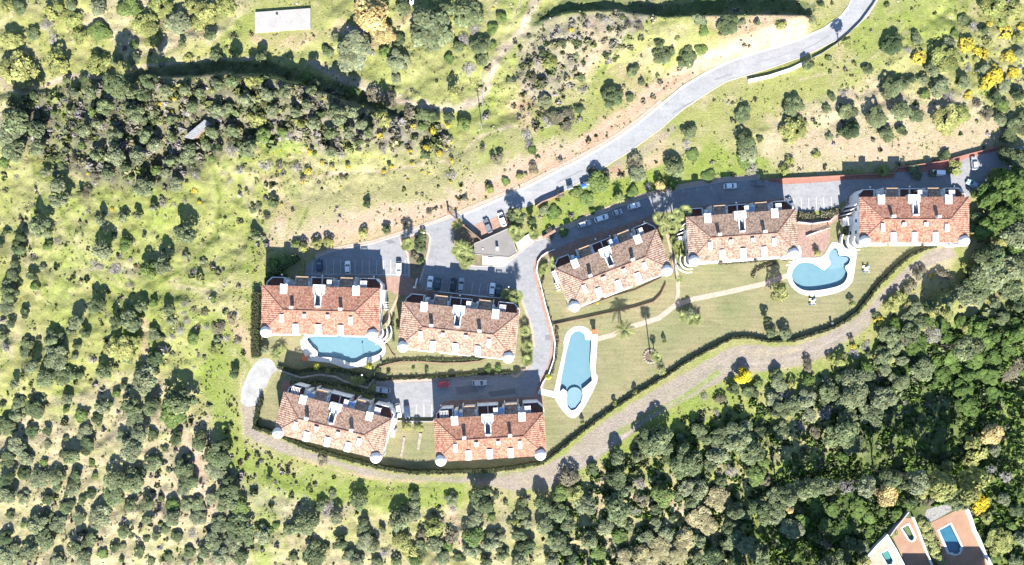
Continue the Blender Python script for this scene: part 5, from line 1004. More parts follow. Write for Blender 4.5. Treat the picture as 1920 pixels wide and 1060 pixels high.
T(1440, 0, '''940,340,82,d;1110,300,45,g;1130,440,65,y;750,530,45,d;190,800,82,d,.8;590,840,82,d;910,670,95,d;1000,640,60,d;1080,600,36,d;800,880,85,d;990,840,75,g;1120,870,55,g;1160,600,50,g;1290,650,65,g;1180,715,42,c;1360,720,58,b;1340,890,105,o;1430,850,75,o;1460,620,60,g;1330,450,100,o;1360,330,55,g;560,700,50,b;480,730,32,d;440,820,34,d;180,990,100,o;620,990,75,d;880,1010,58,d;1000,980,55,d;460,1030,30,g;560,330,45,o,3;295,490,46,d,1.6;445,435,22,c;50,110,42,g;100,190,45,o;330,150,38,g;400,35,28,d;1490,340,55,y;1780,240,55,y;1600,400,50,y;1800,430,55,y;1700,560,65,y;1640,620,55,y;1500,720,32,y;1540,200,45,b;1620,230,38,d;1690,60,105,o;1840,80,80,o;1740,150,60,o;1900,200,36,y;1620,520,50,g;1770,640,60,g;1840,560,45,y;1700,740,65,d;1760,800,58,c;1880,720,60,d;1640,860,55,f;1740,900,60,g;1860,950,85,d;1800,1030,70,d;1900,870,50,d;1880,400,40,g;1460,150,40,g;1660,180,25,y;1570,780,38,f;1050,380,35,b;1240,520,60,g;1500,520,40,b;1870,290,50,o;1560,440,40,o;1400,250,38,c;1650,320,45,o;1100,250,30,d''')
T(0, 265, '''890,100,90,g;1050,110,70,g;740,110,60,g;830,240,80,g;1170,30,70,g;1080,350,85,g;1170,220,50,c;1330,320,62,g;1290,150,65,g;1410,110,60,g;610,30,42,c;490,70,45,g;120,60,100,g;300,50,80,g;440,340,60,g,1.3;430,450,58,g,1.5;340,240,38,g;650,380,55,f,.6;720,270,50,f,.6;30,170,36,c;120,270,28,b;300,640,80,g,1.4;150,800,72,d;360,780,46,c;430,750,32,b;160,720,38,d,1.4;110,920,42,g;100,1020,60,d;240,1010,42,d;320,950,28,g;760,600,45,g,1.4;790,810,80,g,1.4;940,780,60,c;1000,760,30,b;930,570,42,g,1.4;1030,560,34,g,2;1150,500,32,g,1.5;1220,480,36,b;1080,710,20,d;1180,725,14,d;1400,690,95,g,1.5;1130,960,95,c,1.2;1240,940,68,g,1.5;1600,130,38,c,1.8;1870,60,90,g;1740,70,60,b;1470,260,36,b;1720,300,26,b;1290,800,14,d;1460,370,25,y;1490,460,16,y;660,240,18,y;840,510,16,y;1390,450,28,b;1310,480,28,b;660,530,28,b;860,960,55,b,.5;720,930,55,b,.5;1460,980,30,b;1390,860,28,g;1520,900,28,g;40,690,28,d;0,780,30,d;1900,520,28,g;1910,690,42,d;1800,230,45,b;600,390,25,d,2;1560,30,50,g;490,200,35,d,2;560,140,40,f;620,160,35,f;420,250,35,g;1650,60,40,d;500,420,40,d,1.4;1440,60,50,g;1250,240,50,g;960,200,60,g''')
T(480, 240, '''130,560,42,d;20,590,28,g;80,670,32,f;20,820,42,g;835,570,36,d;1810,230,52,f;1700,160,30,f;1750,460,36,o;1570,530,26,f;1870,405,32,c;980,765,36,d;1110,710,26,f;810,790,38,o;545,855,40,o,1.2;450,870,40,o,1.2;360,900,44,o,1.2;300,870,38,c;1300,630,26,f;1390,600,12,f;230,990,50,c;130,1020,50,c
;400,180,28,y;380,150,16,y;500,262,26,y;580,300,16,y;690,295,22,y;180,315,22,y;390,325,36,y;350,405,18,y;960,325,24,y;1015,295,22,y;1150,175,24,y;1270,150,30,y;1375,185,28,y;1430,155,18,y;1465,245,28,y;1168,270,20,y;1240,235,12,y;1460,405,16,y;1140,390,12,y;1112,460,12,y;635,445,12,y;1245,330,14,y;1330,40,24,y;940,60,22,y;190,575,12,y
;60,290,55,b,.6;300,300,36,b;640,200,50,b,.6;1480,360,32,b;250,60,60,b,.6;560,180,55,g;960,150,45,b;700,70,45,f,1.4;790,110,42,d,1.5;170,290,34,f;640,370,22,f;1270,200,36,d;1440,360,22,b;350,380,25,f;420,160,25,d;440,190,22,c;1000,270,20,d;1360,150,22,d;1290,120,22,d;570,280,22,f;690,270,20,d;1240,830,45,d,.7;1230,900,48,d,.7;1190,970,42,f,.7;1230,1000,38,d,.7;1250,780,30,o''')
T(0, 530, '''80,80,75,d;60,20,60,g;260,30,38,c;190,225,46,d;60,190,58,g;90,310,42,g;20,400,48,g;40,490,42,b;210,455,42,d;190,520,42,g;400,425,60,g,1.2;430,580,85,g;390,510,55,g;250,630,65,g;350,710,75,g;480,700,75,g;600,690,38,d;570,300,55,g,1.3;535,360,42,d;640,380,42,d;730,170,66,d,1.2;580,480,32,d;560,560,28,g;680,580,36,b;780,660,64,g,1.4;860,490,90,o;990,290,105,g;880,300,55,d,1.4;1060,180,55,d;1150,160,40,c;950,490,100,o;1010,440,55,o;960,560,55,g;1260,205,50,d;1280,290,36,g;1160,395,46,g,1.2;1170,565,66,d;1230,510,32,d;1100,710,100,g,1.1;1080,790,46,g;1290,410,32,b;1450,425,46,c;1620,500,50,o;1630,430,32,g;1530,560,16,c;1600,125,28,c;980,20,32,b;1535,225,30,f;1390,160,28,b;1400,290,28,b;1350,360,35,b;1640,340,60,f,.6;1740,270,45,f,.6;1760,680,50,d;1360,890,98,g,1.4;930,775,38,g;870,835,34,c;980,930,66,d;1140,930,76,d;1290,1000,105,c;1245,765,16,d,1.5;760,930,56,g;830,905,28,d;740,1020,56,d;620,1000,56,c;500,955,32,c;500,870,42,g;270,940,75,d;110,760,38,g;140,900,50,g;130,990,66,g;40,1010,56,d;20,920,28,d;1020,1020,66,g;890,970,22,b;300,880,45,g;1460,640,18,b;1380,230,25,b;1450,200,25,f;1700,420,30,b;1780,440,30,f;1550,340,28,b;1290,540,22,g''')
T(0, 795, '''60,30,66,g;240,60,56,d;360,50,38,d;640,60,66,g;660,160,74,d;490,110,28,d;130,160,92,g;360,160,32,g;530,240,90,d;690,290,32,c;60,270,74,d;200,260,66,g;335,290,38,c;920,100,48,g;1050,80,75,g;1150,90,46,d;1330,110,60,d;1000,200,100,g;1150,290,66,g;1240,190,28,d;1400,250,38,d;1500,130,85,d;1640,220,112,d,1.2;1640,340,82,g;1380,340,75,d;1420,430,75,d;1380,490,56,g;880,340,82,d;1030,360,75,d;850,450,82,g;1000,450,82,g;850,530,75,g;1265,350,22,d;570,400,66,d;710,390,28,c;550,490,56,g;420,400,66,g;300,400,75,g;180,380,56,d;50,420,66,d;430,470,46,g;60,540,75,g;180,560,56,g;360,560,56,d;680,530,40,d;620,570,42,d;510,620,66,d;760,690,95,g;980,610,52,d;1105,600,65,d;1210,560,32,d;1290,610,62,c;1100,720,42,g;1300,710,66,g;1700,560,105,d,1.2;1800,620,75,c;1580,560,56,g;1720,470,85,d;1400,610,46,g;1480,600,56,g;1490,700,66,g;1800,770,105,g;1650,760,66,g;80,680,38,d;250,700,38,d;280,780,75,g;440,760,66,g;600,710,46,g;360,700,46,d;350,860,85,g;170,760,22,c;930,810,52,g;990,840,28,d;1170,840,38,d;1100,860,28,d;1330,840,46,d;1240,790,38,d;680,870,66,d;570,930,66,g;220,950,75,g;40,850,66,d;60,980,85,g;640,1000,75,g;770,980,38,c;860,930,40,d;920,920,32,g;1050,960,46,d;910,1020,22,d;1200,930,42,b;1260,990,42,d;1420,960,46,d;1140,1030,38,d;1600,880,75,g;1750,900,75,g;1650,1000,75,g;1800,1000,66,g;1500,1030,28,d;440,1030,60,g;1860,860,60,g;1540,960,60,g;1440,820,40,b''')
T(480, 795, '''500,275,48,f,.8;100,395,30,d,1.4;10,320,22,d;755,505,60,d,.8;770,585,66,g;575,530,32,g;1050,645,70,d;1190,530,42,d;1190,600,46,g;1090,740,85,g;1180,680,56,g;380,730,100,g;250,790,56,d;540,640,75,b;600,700,66,g;490,610,46,d;640,835,50,d;630,910,56,g;810,775,60,d;820,880,66,g;950,790,38,g;880,920,56,g;960,970,46,b;1470,570,46,g;1480,640,46,b;1690,570,112,g;1740,490,46,d;1870,590,22,d;1650,710,70,g;1770,700,38,c;1820,800,20,d;1350,710,48,d;1340,800,66,o;1470,850,56,f;1330,900,75,g;1100,880,85,o;1150,960,66,o;1640,840,85,c;1770,890,75,g;1610,950,56,g;1900,740,22,d;450,930,56,d;530,920,38,d;280,990,38,d;370,1010,28,d;450,1010,75,g;30,780,56,d;60,860,56,g;100,800,38,c;150,760,28,c;700,980,56,g;760,1030,66,g;1400,1000,66,g;1200,1030,56,c;1520,1000,46,d;1720,1030,56,d;1850,980,56,g;1050,1040,46,g;900,1040,46,g;1250,820,45,f;1250,960,45,d;1230,900,50,g;1430,920,50,c''')
T(960, 795, '''430,400,90,f;360,530,75,c;480,520,85,o;230,535,66,d;230,625,75,g;80,585,42,d;80,665,52,g;40,745,46,o;600,335,38,d;790,185,66,d;790,265,70,g;780,415,85,d;830,505,66,g;960,445,62,b;1000,105,85,d;1100,125,122,g,1.2;1010,175,56,g;940,245,56,d;1260,105,46,d;1400,45,66,g;1450,115,56,d;1150,265,46,d;1290,305,112,g;1130,560,90,c;1080,440,56,d;1350,225,56,d;1570,85,75,d;1700,105,122,g;1780,205,112,g;1550,225,92,g;1850,55,56,d;1480,305,56,d;1640,355,60,b;1570,435,46,d;1820,375,85,c;1880,290,56,c;1250,540,42,d;1200,705,38,d;1080,640,52,d;1080,730,46,g;970,570,56,f;770,575,75,d;790,655,95,g;940,650,46,b;560,600,85,g;350,665,75,g;420,745,75,g;250,755,66,g;120,745,46,g;600,815,56,d;570,885,75,g;700,765,66,g;870,765,46,d;800,835,66,c;950,805,38,d;130,855,56,d;50,835,56,g;330,875,85,g;400,935,66,g;100,935,66,g;60,1010,66,g;450,1030,75,d;650,960,75,c;300,1020,56,g;1150,820,66,g;1000,850,66,g;1400,480,85,g;1300,475,75,g;1350,580,56,g
;1550,560,110,r;1400,700,110,r;1480,770,75,r;1300,860,90,r;1100,940,100,r;980,1000,90,r;850,1000,75,r;1250,980,75,r;1400,870,70,g;1680,650,70,d,1.5;1830,560,75,d,1.5;1850,640,75,g;1900,700,56,g;1660,865,66,g;1750,905,75,g,1.3;1800,950,66,g;1520,1000,92,d,1.3;1680,1020,75,d,1.3;1870,1000,85,g;1760,670,46,g;1900,430,46,f;1620,760,60,d,1.5;1600,900,50,d;1400,1010,60,d''')
T(1440, 795, '''100,60,66,g;250,20,46,b;350,60,56,f;560,60,122,g,1.2;620,135,85,g;780,40,85,g;960,40,66,g;810,110,32,c;700,265,90,f;570,240,56,c;1140,265,55,o;1100,425,60,b;890,525,95,t,.8;1270,40,46,g;1550,175,105,o;1680,80,85,t,.7;1520,265,75,o;1690,200,56,g;1340,315,46,o;1660,345,42,b;1770,400,58,b;1450,430,125,o,3.4;1250,410,80,o,3.2;1330,495,90,g,3;1150,505,56,o,1.6;1500,525,56,o;1590,590,68,q;1640,400,46,o;1560,650,40,y;1640,700,56,o;1730,880,110,o,.7;1860,640,56,d;1850,1020,56,d;240,485,85,g,2.4;420,455,75,g,2.2;580,475,60,b,1.6;350,600,85,c,.5;480,640,85,c,.5;620,560,75,c,.5;680,640,85,c,.5;560,780,95,c,.5;750,700,75,c,.5;760,800,56,c,.5;420,750,56,c,.6;60,640,66,g;60,700,66,g;160,640,36,t;180,785,85,g;150,865,85,g;120,935,75,g;300,850,56,d;440,900,46,f;600,900,75,d;700,920,56,d;60,1000,56,d;940,820,38,o;720,1030,66,o;1040,605,38,c;1200,580,46,f;360,440,46,c;1180,770,40,u;1200,835,42,u;1225,895,42,u;1245,950,42,u;1280,1005,42,u;1150,730,30,u;1300,1040,35,u
;240,990,60,d,2.6;240,1180,110,d,3;480,1190,120,d,3;700,1200,100,g,3;-100,1190,110,d,3;330,1060,90,d,2.2;540,1000,80,d,1.5;450,1040,80,g,1.6;1060,560,60,d,2;1400,560,80,g,3;1250,320,60,o,2;1760,560,60,g;1880,520,50,c;1900,860,60,g;1700,1000,50,c;1820,760,50,c;850,420,40,g;960,680,60,c,.8;850,640,60,c;260,720,60,c;330,480,45,c;150,560,60,g;40,540,60,g;50,420,70,g;1380,120,60,d,1.6;1000,440,60,d,2;930,900,.1''')
T(1440, 530, '''950,135,56,o;890,170,46,o;1040,60,46,f;1100,190,56,g;1280,120,75,o;1200,170,56,d;830,285,42,y;800,240,24,d;620,420,28,f;640,475,30,y;295,600,46,f;310,640,24,y;550,595,56,o;480,570,38,o;730,480,50,b,.5;650,530,46,b,.5;750,535,32,d;70,695,56,d;80,765,60,g;300,725,60,c;440,740,36,g;630,730,112,g;560,705,75,d;720,635,66,c;760,700,56,g;870,560,66,g;850,500,46,d;950,305,56,c;900,400,75,d;1060,375,80,g;1020,420,56,f;1200,285,56,d;1240,400,66,b;1300,320,66,g;1100,500,85,g;1000,585,46,g;1140,645,92,g;1040,640,56,d;870,645,56,g;840,700,46,f;1000,750,75,g;940,720,56,g;640,845,122,g;280,885,75,g;250,845,46,d;420,885,38,d;420,990,60,b;120,850,52,b;50,885,56,g;80,960,75,d;850,865,105,g;800,835,56,d;780,990,95,g;900,970,66,g;600,1000,75,g;1010,900,46,d;1480,340,46,o;1620,450,92,g,.8;1700,400,56,c;1250,600,56,c,.6;1380,560,75,c,.5;1450,500,75,c,.5;1300,700,75,c,.5;1550,600,85,c,.5;1700,560,75,c,.5;1800,500,75,c,.5;1650,700,85,c,.5;1800,680,75,f,.4;1850,400,66,c;1750,260,56,d;1880,180,56,d;1880,620,56,f,.5;1400,640,66,c,.5;1250,770,56,c,.6;1700,850,75,c,.4;1150,900,66,c;1500,50,75,g;1450,90,92,g;1560,100,75,g;1350,130,66,g;1450,800,110,d,1.6;1500,930,100,d,1.7;1350,900,90,c,1.2;1500,700,60,c;1560,340,90,d,2.4;1450,290,60,d,1.4;1780,90,55,g;1700,160,50,g;1860,300,50,d;1900,350,50,c;1120,980,80,d,1.5;1250,1000,60,c;990,960,60,d;550,900,70,g;180,920,70,g;300,990,60,g;450,820,70,g;180,760,50,o;1240,220,50,o;1150,440,60,g;960,480,60,g;1350,420,50,g;1350,240,50,o;1130,300,60,g;1040,260,50,g''')
T(960, 240, '''1210,240,72,d;1220,320,66,g;1310,120,46,b;920,260,60,f;930,350,60,g;650,410,80,c,1.5;700,360,40,f,1.5;1740,100,76,d;1770,190,76,g;1800,310,62,b,.6;1860,85,32,d;160,310,50,f;60,360,38,o;130,130,55,b;150,165,42,c;1110,435,50,t;1200,435,42,c;1020,445,36,b;800,520,40,c;600,625,26,c;390,785,46,c,.6;280,795,50,f,.6;240,610,46,g;60,670,46,d,2;0,650,50,d,2;150,690,36,d,2;1430,365,22,f;900,480,50,c,.5;500,480,45,c,.4;460,500,40,o,.5''')
T(0, 0, '''1850,368,30,c,1.2;1888,350,38,c,1.4;1880,408,34,c;1905,300,34,d,1.2;1848,428,28,c;1900,440,30,g;1868,332,22,o,1.2;1910,380,35,c;1772,292,11,d;1713,317,12,g;1655,320,13,o;1720,329,11,g;1790,316,17,o;1750,325,9,g;1480,302,10,o;1470,318,12,o;1847,480,26,d,1.8;1860,508,32,g;1829,407,14,g;1903,462,20,c;1880,500,28,g;1830,520,22,d;1838,540,24,g;1825,430,12,g;1895,540,24,g;1910,500,22,g;1870,455,18,o;1765,512,10,f;1775,518,7,f;1812,500,10,o;1720,515,13,f;1708,535,12,f;1730,505,8,f;1750,515,3,y;1690,555,14,o;1672,575,12,o;1705,570,10,o;1745,520,5,y;1400,300,18,c,.5;1330,330,14,c,.5;1040,400,14,c,.4;1100,375,14,c,.4;1500,235,18,o;1490,250,12,o;1420,420,0.01;1530,290,9,o;1600,235,12,d;1300,290,16,c,.4;1050,365,10,f;1110,320,9,f
;1393,708,18,q,1.2;1375,730,14,d;1405,735,14,d;1350,748,12,f;1455,715,0.01;1515,690,9,f;1320,745,9,b;1420,720,10,c;1345,775,8,b''', 1.0)
RG = [(20, 175), (200, 150), (430, 142), (560, 150), (700, 195), (860, 240), (840, 280), (640, 290), (500, 275), (390, 300), (340, 340), (180, 340), (60, 290)]
def adj(p):
    x, y, r, k, h = p
    if bool(inside(np.array(x), np.array(y), RG)): return (x, y, r*random.uniform(.72, 1.0), k, h*1.75)
    if y < 150 and x < 960: h *= .75
    if x > 940 and y < 345 and h < 2.2: h *= .62
    if y > 780 and x < 480: h *= .60
    elif y > 850 and x < 960: h *= .75
    if y < 800 and x < 480 and y > 500: h *= .85
    if y > 600 and x > 1690 and k in 'dg' and random.random() < .45 and not (x > 1740 and y > 860): k = 'v'; h *= .5
    if (x > 960 and y > 700) or (x > 1600 and y > 520): h *= .85
    if k == 'y' and x > 1700: r *= 1.15
    if k == 'c' and ((x > 1500 and y > 600) or (x > 1800 and y > 280)): k = 'v'
    return (x, y, r, k, h)
PLANTS = [adj(p) for p in PLANTS if p[2] > .15]
MERGED = []; drop = set()
for i, (x, y, r, k, h) in enumerate(PLANTS):
    if k != 'd' or not (y > 780 or (1180 < x < 1460 and 280 < y < 330)): continue
    for j, (x2, y2, r2, k2, h2) in enumerate(PLANTS):
        if k2 in 'goc' and j not in drop and abs(x2-x) < r2*6*.6 and r2*2.4 < y2-y < r2*6*1.5 and r <= r2*1.2:
            drop.add(i); PLANTS[j] = (x2*.8+x*.2, y2*.72+y*.28, r2*1.12, k2 if random.random() < .5 else 'd', h2*1.22); break
PLANTS = [p for i, p in enumerate(PLANTS) if i not in drop]
HOLES = ([(1640, 775), (1700, 745), (1790, 735), (1815, 790), (1812, 862), (1740, 880), (1680, 865), (1600, 868), (1610, 820)], [(1440, 1020), (1475, 1005), (1520, 1000), (1535, 1035), (1530, 1062), (1440, 1062)], [(1440, 892), (1500, 868), (1555, 853), (1560, 868), (1520, 884), (1440, 910)])
PLANTS = [p for p in PLANTS if p[1] > 1062 or p[4] >= 3 or not any(bool(inside(np.array(p[0]), np.array(p[1]), q)) for q in HOLES)]
PLANTS += [(1700, 893, 4.2, 'g', 3.4), (1745, 905, 4.4, 'o', 3.3), (1655, 888, 3.6, 'd', 3.0), (1610, 905, 3.6, 'g', 3.0), (1470, 922, 3.6, 'd', 3.0), (1520, 905, 3.4, 'g', 3.0), (1790, 650, 4.2, 'd', 3.0), (1650, 800, 1.6, 'v', .8), (1690, 820, 1.8, 'v', .8), (1740, 800, 1.7, 'v', .7), (1770, 840, 1.8, 'v', .7), (1720, 770, 1.8, 'v', .7), (1490, 1040, 1.8, 'v', .8)]
SMALL = sorted((p for p in PLANTS if p[3] == 'g'), key=lambda p: p[2]); SMALL = SMALL[:max(0, len(SMALL)-298)]
PLANTS = [p for p in PLANTS if p not in SMALL]
# garden planting
GARD = []
def Gd(*a): GARD.append(a)
for x, y, r, k, h, lab in ((1461, 548, 21, 'o', 1.6, 'round leafy tree in the lawn just left of the whale shaped pool'), (1438, 600, 9, 'd', 1.6, 'small dark tree in the lawn below the tree by the whale shaped pool'), (1471, 625, 14, 'g', 1.0, 'grey green shrub on the hedge right below the lawn tree'), (1444, 624, 10, 'g', 1.0, 'low green shrub on the hedge, left of the grey green one'), (1531, 474, 8, 'o', 1.3, 'small olive tree in the corner of the brick terrace'),
      (1597, 569, 7, 'o', 1.8, 'small dark based bush on the lawn right below the whale shaped pool'), (1246, 641, 5, 'o', 2.4, 'upright little cypress on the lawn right of the double palm bed'), (1237, 679, 6, 'g', 1.0, 'grey green ball shrub beside the round palm bed'), (1191, 735, 6, 'o', 2.0, 'small yellowish shrub touching the hedge halfway down the lawn'), (1152, 756, 5, 'o', 2.0, 'small yellow tipped shrub near the lower hedge end'), (1092, 792, 5, 'o', 2.2, 'small dark shrub below the tip of the tapering pool'),
      (1028, 707, 6.5, 'k', 1.0, 'bright lime yellow round bush inside the road wall by the tapering pool'), (1120, 568, 4, 'y', 1.0, 'tiny yellow bush beside the slanted block'), (762, 800, 9.5, 'o', 1.4, 'left of the two ball trees between the bottom blocks'), (785, 801, 9, 'o', 1.4, 'right of the two ball trees between the bottom blocks'), (594, 688, 6, 'k', 1.6, 'left yellow green ball shrub below the stepped pool'), (615, 696, 5.5, 'o', 1.6, 'brownish ball shrub below the stepped pool'), (693, 686, 6, 'k', 1.6, 'yellow green ball shrub right of the lawn lamp below the stepped pool'),
      (746, 614, 5, 'd', 1.6, 'dark little cypress left of the brown roofed block'), (1290, 586, 12, 'g', 1.2, 'grey green shrub below the lawn path in the palm group'), (916, 692, 7, 'c', .8, 'green bush on the bank above the bottom street, left one'), (934, 690, 7, 'c', .8, 'green bush on the bank above the bottom street, right one'), (800, 693, 5, 'd', .8, 'tiny dark bush on the bank above the bottom street'), (775, 690, 4, 'c', .8, 'tiny green bush on the bank below the brown roofed block'), (955, 565, 11, 'd', 1.5, 'dark leafy tree at the upper right corner of the brown roofed block'),
      (1018, 506, 10, 'c', .8, 'low leafy plant inside the curved white wall by the slanted block'), (728, 700, 5, 'd', 1, 'small dark bush beside the hedge right of the rubble wall'), (560, 655, 5, 'b', .6, 'small bare bush left of the stepped pool'), (497, 655, 10, 'g', 1, 'leafy bush at the lower left corner of the first block'), (480, 665, 9, 'c', 1, 'fresh green bush above the chalk clearing')):
    Gd(x, y, r/6, k, h, lab)
def put_plant(x, y, r, k, h, label, group=None, cat=None):
    nm, desc, ct, gp = NAMES.get(k, ('ball_shrub', '', 'shrub', 'ball shrubs'))
    H = r*HF.get(k, 1.2)*h*(1 if r > 1 else 1.1); loc = Wp(x, y, H*.5); loc.z -= H*.5; loc.z = gz(loc.x, loc.y)
    big = r > 1.15 and k not in 'r'
    cr = bpy.data.objects.new('crown' if big else nm, random.choice(CM[k])); C.objects.link(cr)
    rz_ = random.uniform(0, 6.28); s = r*random.uniform(1.0, 1.2)
    if h >= 3: th0 = r*.85
    th = H*(.66 if h <= 1.2 else .6 if h < 1.8 else .45)      # half height of the crown
    if h >= 3: th = th0
    if big:
        t = empty(nm, loc); cr.parent = t; cr.location = (0, 0, H-th*.72); cr.scale = (s*random.uniform(.85, 1.12), s*random.uniform(.85, 1.12), th*random.uniform(.85, 1.15)); cr.rotation_euler = (random.uniform(-.1, .1), random.uniform(-.1, .1), rz_)
        tk = bpy.data.objects.new('trunk', random.choice(TM)); C.objects.link(tk); tk.parent = t; tk.scale = (r*.9, r*.9, max(H-th*.9, .5)); tk.rotation_euler = (0, 0, rz_+1)
    else:
        t = cr; cr.location = loc+Vector((0, 0, H*.42)); cr.scale = (s, s, H*.62); cr.rotation_euler = (0, 0, rz_)
    tag(t, label, cat or ct, group or gp)
for x, y, r, k, h, lab in GARD: put_plant(x, y, r, k, h, lab, 'garden shrubs and trees around the blocks')
LM = [((532, 40), 'white tank roof'), ((370, 243), 'tin shed'), ((700, 40), 'golden tree'), ((905, 150), 'top of the pale pipe'), ((905, 245), 'foot of the pale pipe'), ((1075, 90), 'scrubby mound'), ((1147, 183), 'big round tree above the road'), ((1265, 105), 'pair of trees above the road'), ((1400, 40), 'dark bank'), ((1560, 80), 'road bend at top right'), ((1455, 135), 'white guard wall'), ((1490, 200), 'round tree below the guard wall'),
  ((1675, 90), 'oval tree at top right'), ((1720, 110), 'yellow bush at top right'), ((1800, 60), 'yellow bushes at top right'), ((1830, 200), 'right edge woodland'), ((1700, 300), 'red wall at top right'), ((1880, 380), 'bright green trees at the right edge'), ((1120, 340), 'feathery roadside tree'), ((1095, 349), 'blue container'), ((1300, 280), 'green verge'), ((850, 410), 'entrance gate'), ((560, 470), 'top left car park'), ((500, 310), 'rocky clearing'), ((620, 290), 'gorse slope'), ((800, 290), 'gorse patch'), ((700, 350), 'dry slope'),
  ((290, 495), 'pair of big round trees at left'), ((352, 425), 'tall pointed tree'), ((200, 340), 'left green clearing'), ((80, 420), 'left slope'), ((40, 130), 'top left track'), ((187, 60), 'bright green round tree'), ((300, 60), 'top left pale gap'), ((410, 120), 'long dark bank'), ((30, 230), 'left edge grove'), ((240, 230), 'shaded scrub'), ((560, 210), 'dark gully edge'), ((665, 170), 'little round tree on the gully edge'), ((868, 172), 'column shaped tree beside the track'),
  ((240, 610), 'big left oak group'), ((60, 560), 'left edge middle'), ((110, 680), 'left grove'), ((275, 705), 'broad oak at left'), ((340, 750), 'tall oak nearest the chalk clearing'), ((438, 700), 'lone round tree by the chalk clearing'), ((410, 600), 'bushy slope left of the first block'), ((60, 770), 'lower left edge'), ((60, 880), 'bottom left wood'), ((150, 950), 'bottom left grove'), ((240, 900), 'central lower left clump'), ((410, 850), 'big oak beside the green slope'), ((430, 940), 'large oak pair at lower left'), ((320, 1000), 'bottom left gap'), ((60, 1030), 'bottom left corner'), ((200, 1040), 'bottom edge at left'),
  ((605, 862), 'brown bush on the dirt track'), ((570, 970), 'bright green slope'), ((672, 935), 'tree below the track'), ((745, 955), 'round tree in the meadow'), ((820, 1000), 'bottom centre wood'), ((900, 935), 'big tree touching the track'), ((700, 1040), 'bottom edge'), ((1065, 900), 'dark tree at the track bend'), ((1030, 1010), 'bottom middle wood'), ((1160, 870), 'trees along the track'), ((1235, 825), 'large tree below the track'), ((1180, 960), 'lower middle wood'), ((1300, 1010), 'straw coloured canes'), ((1250, 1050), 'bottom edge canes'), ((1393, 708), 'bright yellow tree'), ((1400, 830), 'wood below the yellow tree'), ((1500, 730), 'wood beside the track'), ((1600, 740), 'right middle wood'), ((1650, 600), 'track corner'), ((1700, 680), 'right hand thicket'), ((1830, 560), 'strip path at right'),
  ((1820, 700), 'green hollow at right'), ((1800, 780), 'deep shade at right'), ((1600, 870), 'grassy ridge end'), ((1500, 1000), 'deep shade at the bottom'), ((1560, 950), 'jungly hollow'), ((1662, 925), 'orange brown tree'), ((1800, 900), 'trees above the villas'), ((1838, 945), 'yellow tree by the villa wall'), ((1760, 960), 'stone terrace'), ((1870, 1020), 'bottom right corner'), ((1760, 1030), 'villa border'), ((1440, 920), 'shaded gully'), ((1390, 950), 'right side of the canes'), ((1860, 500), 'grove right of the rightmost block'), ((1530, 560), 'whale pool hedge')]
ORD = 'nearest second third fourth fifth sixth seventh eighth ninth tenth eleventh twelfth thirteenth fourteenth fifteenth sixteenth seventeenth eighteenth nineteenth twentieth'.split()
rec = {}
for i, (x, y, r, k, h) in enumerate(PLANTS):
    j = min(range(len(LM)), key=lambda q: math.hypot(LM[q][0][0]-x, LM[q][0][1]-y)); dx, dy = x-LM[j][0][0], y-LM[j][0][1]
    dr = ('right of' if dx > 0 else 'left of') if abs(dx) > abs(dy) else ('below' if dy > 0 else 'above')
    sz = 'large ' if r > 4 else 'mid sized ' if r > 2.4 else 'small ' if r > 1.2 else 'tiny '
    rec.setdefault((k, sz, j, dr), []).append((math.hypot(dx, dy), i))
LAB = {}
for (k, sz, j, dr), L_ in rec.items():
    L_.sort()
    for n_, (_, i) in enumerate(L_):
        o_ = '' if len(L_) == 1 else (', '+(ORD[n_] if n_ < 20 else 'number %d' % (n_+1)))
        LAB[i] = sz+NAMES[k][1]+' '+dr+' the '+LM[j][1]+o_
for i, (x, y, r, k, h) in enumerate(PLANTS): put_plant(x, y, r, k, h, LAB[i])
if SMALL:      # the smallest grey green ones, beyond three hundred, as one mass
    VV, CC = [], []
    for x, y, r, k, h in SMALL:
        me_ = random.choice(CM['g']); n_ = len(me_.vertices); co = np.empty(n_*3, np.float32); me_.vertices.foreach_get('co', co); co = co.reshape(-1, 3)
        cl = np.empty(n_*4, np.float32); me_.color_attributes['col'].data.foreach_get('color', cl); H = r*HF[k]*h; loc = Wp(x, y, H*.5)
        VV.append(co*np.array((r*1.1, r*1.1, H*.62))+np.array((loc.x, loc.y, gz(loc.x, loc.y)+H*.42))); CC.append(cl.reshape(-1, 4))
    tag(fast_quads('low_bushes', np.concatenate(VV), FM['g'], np.concatenate(CC)), kind='stuff')
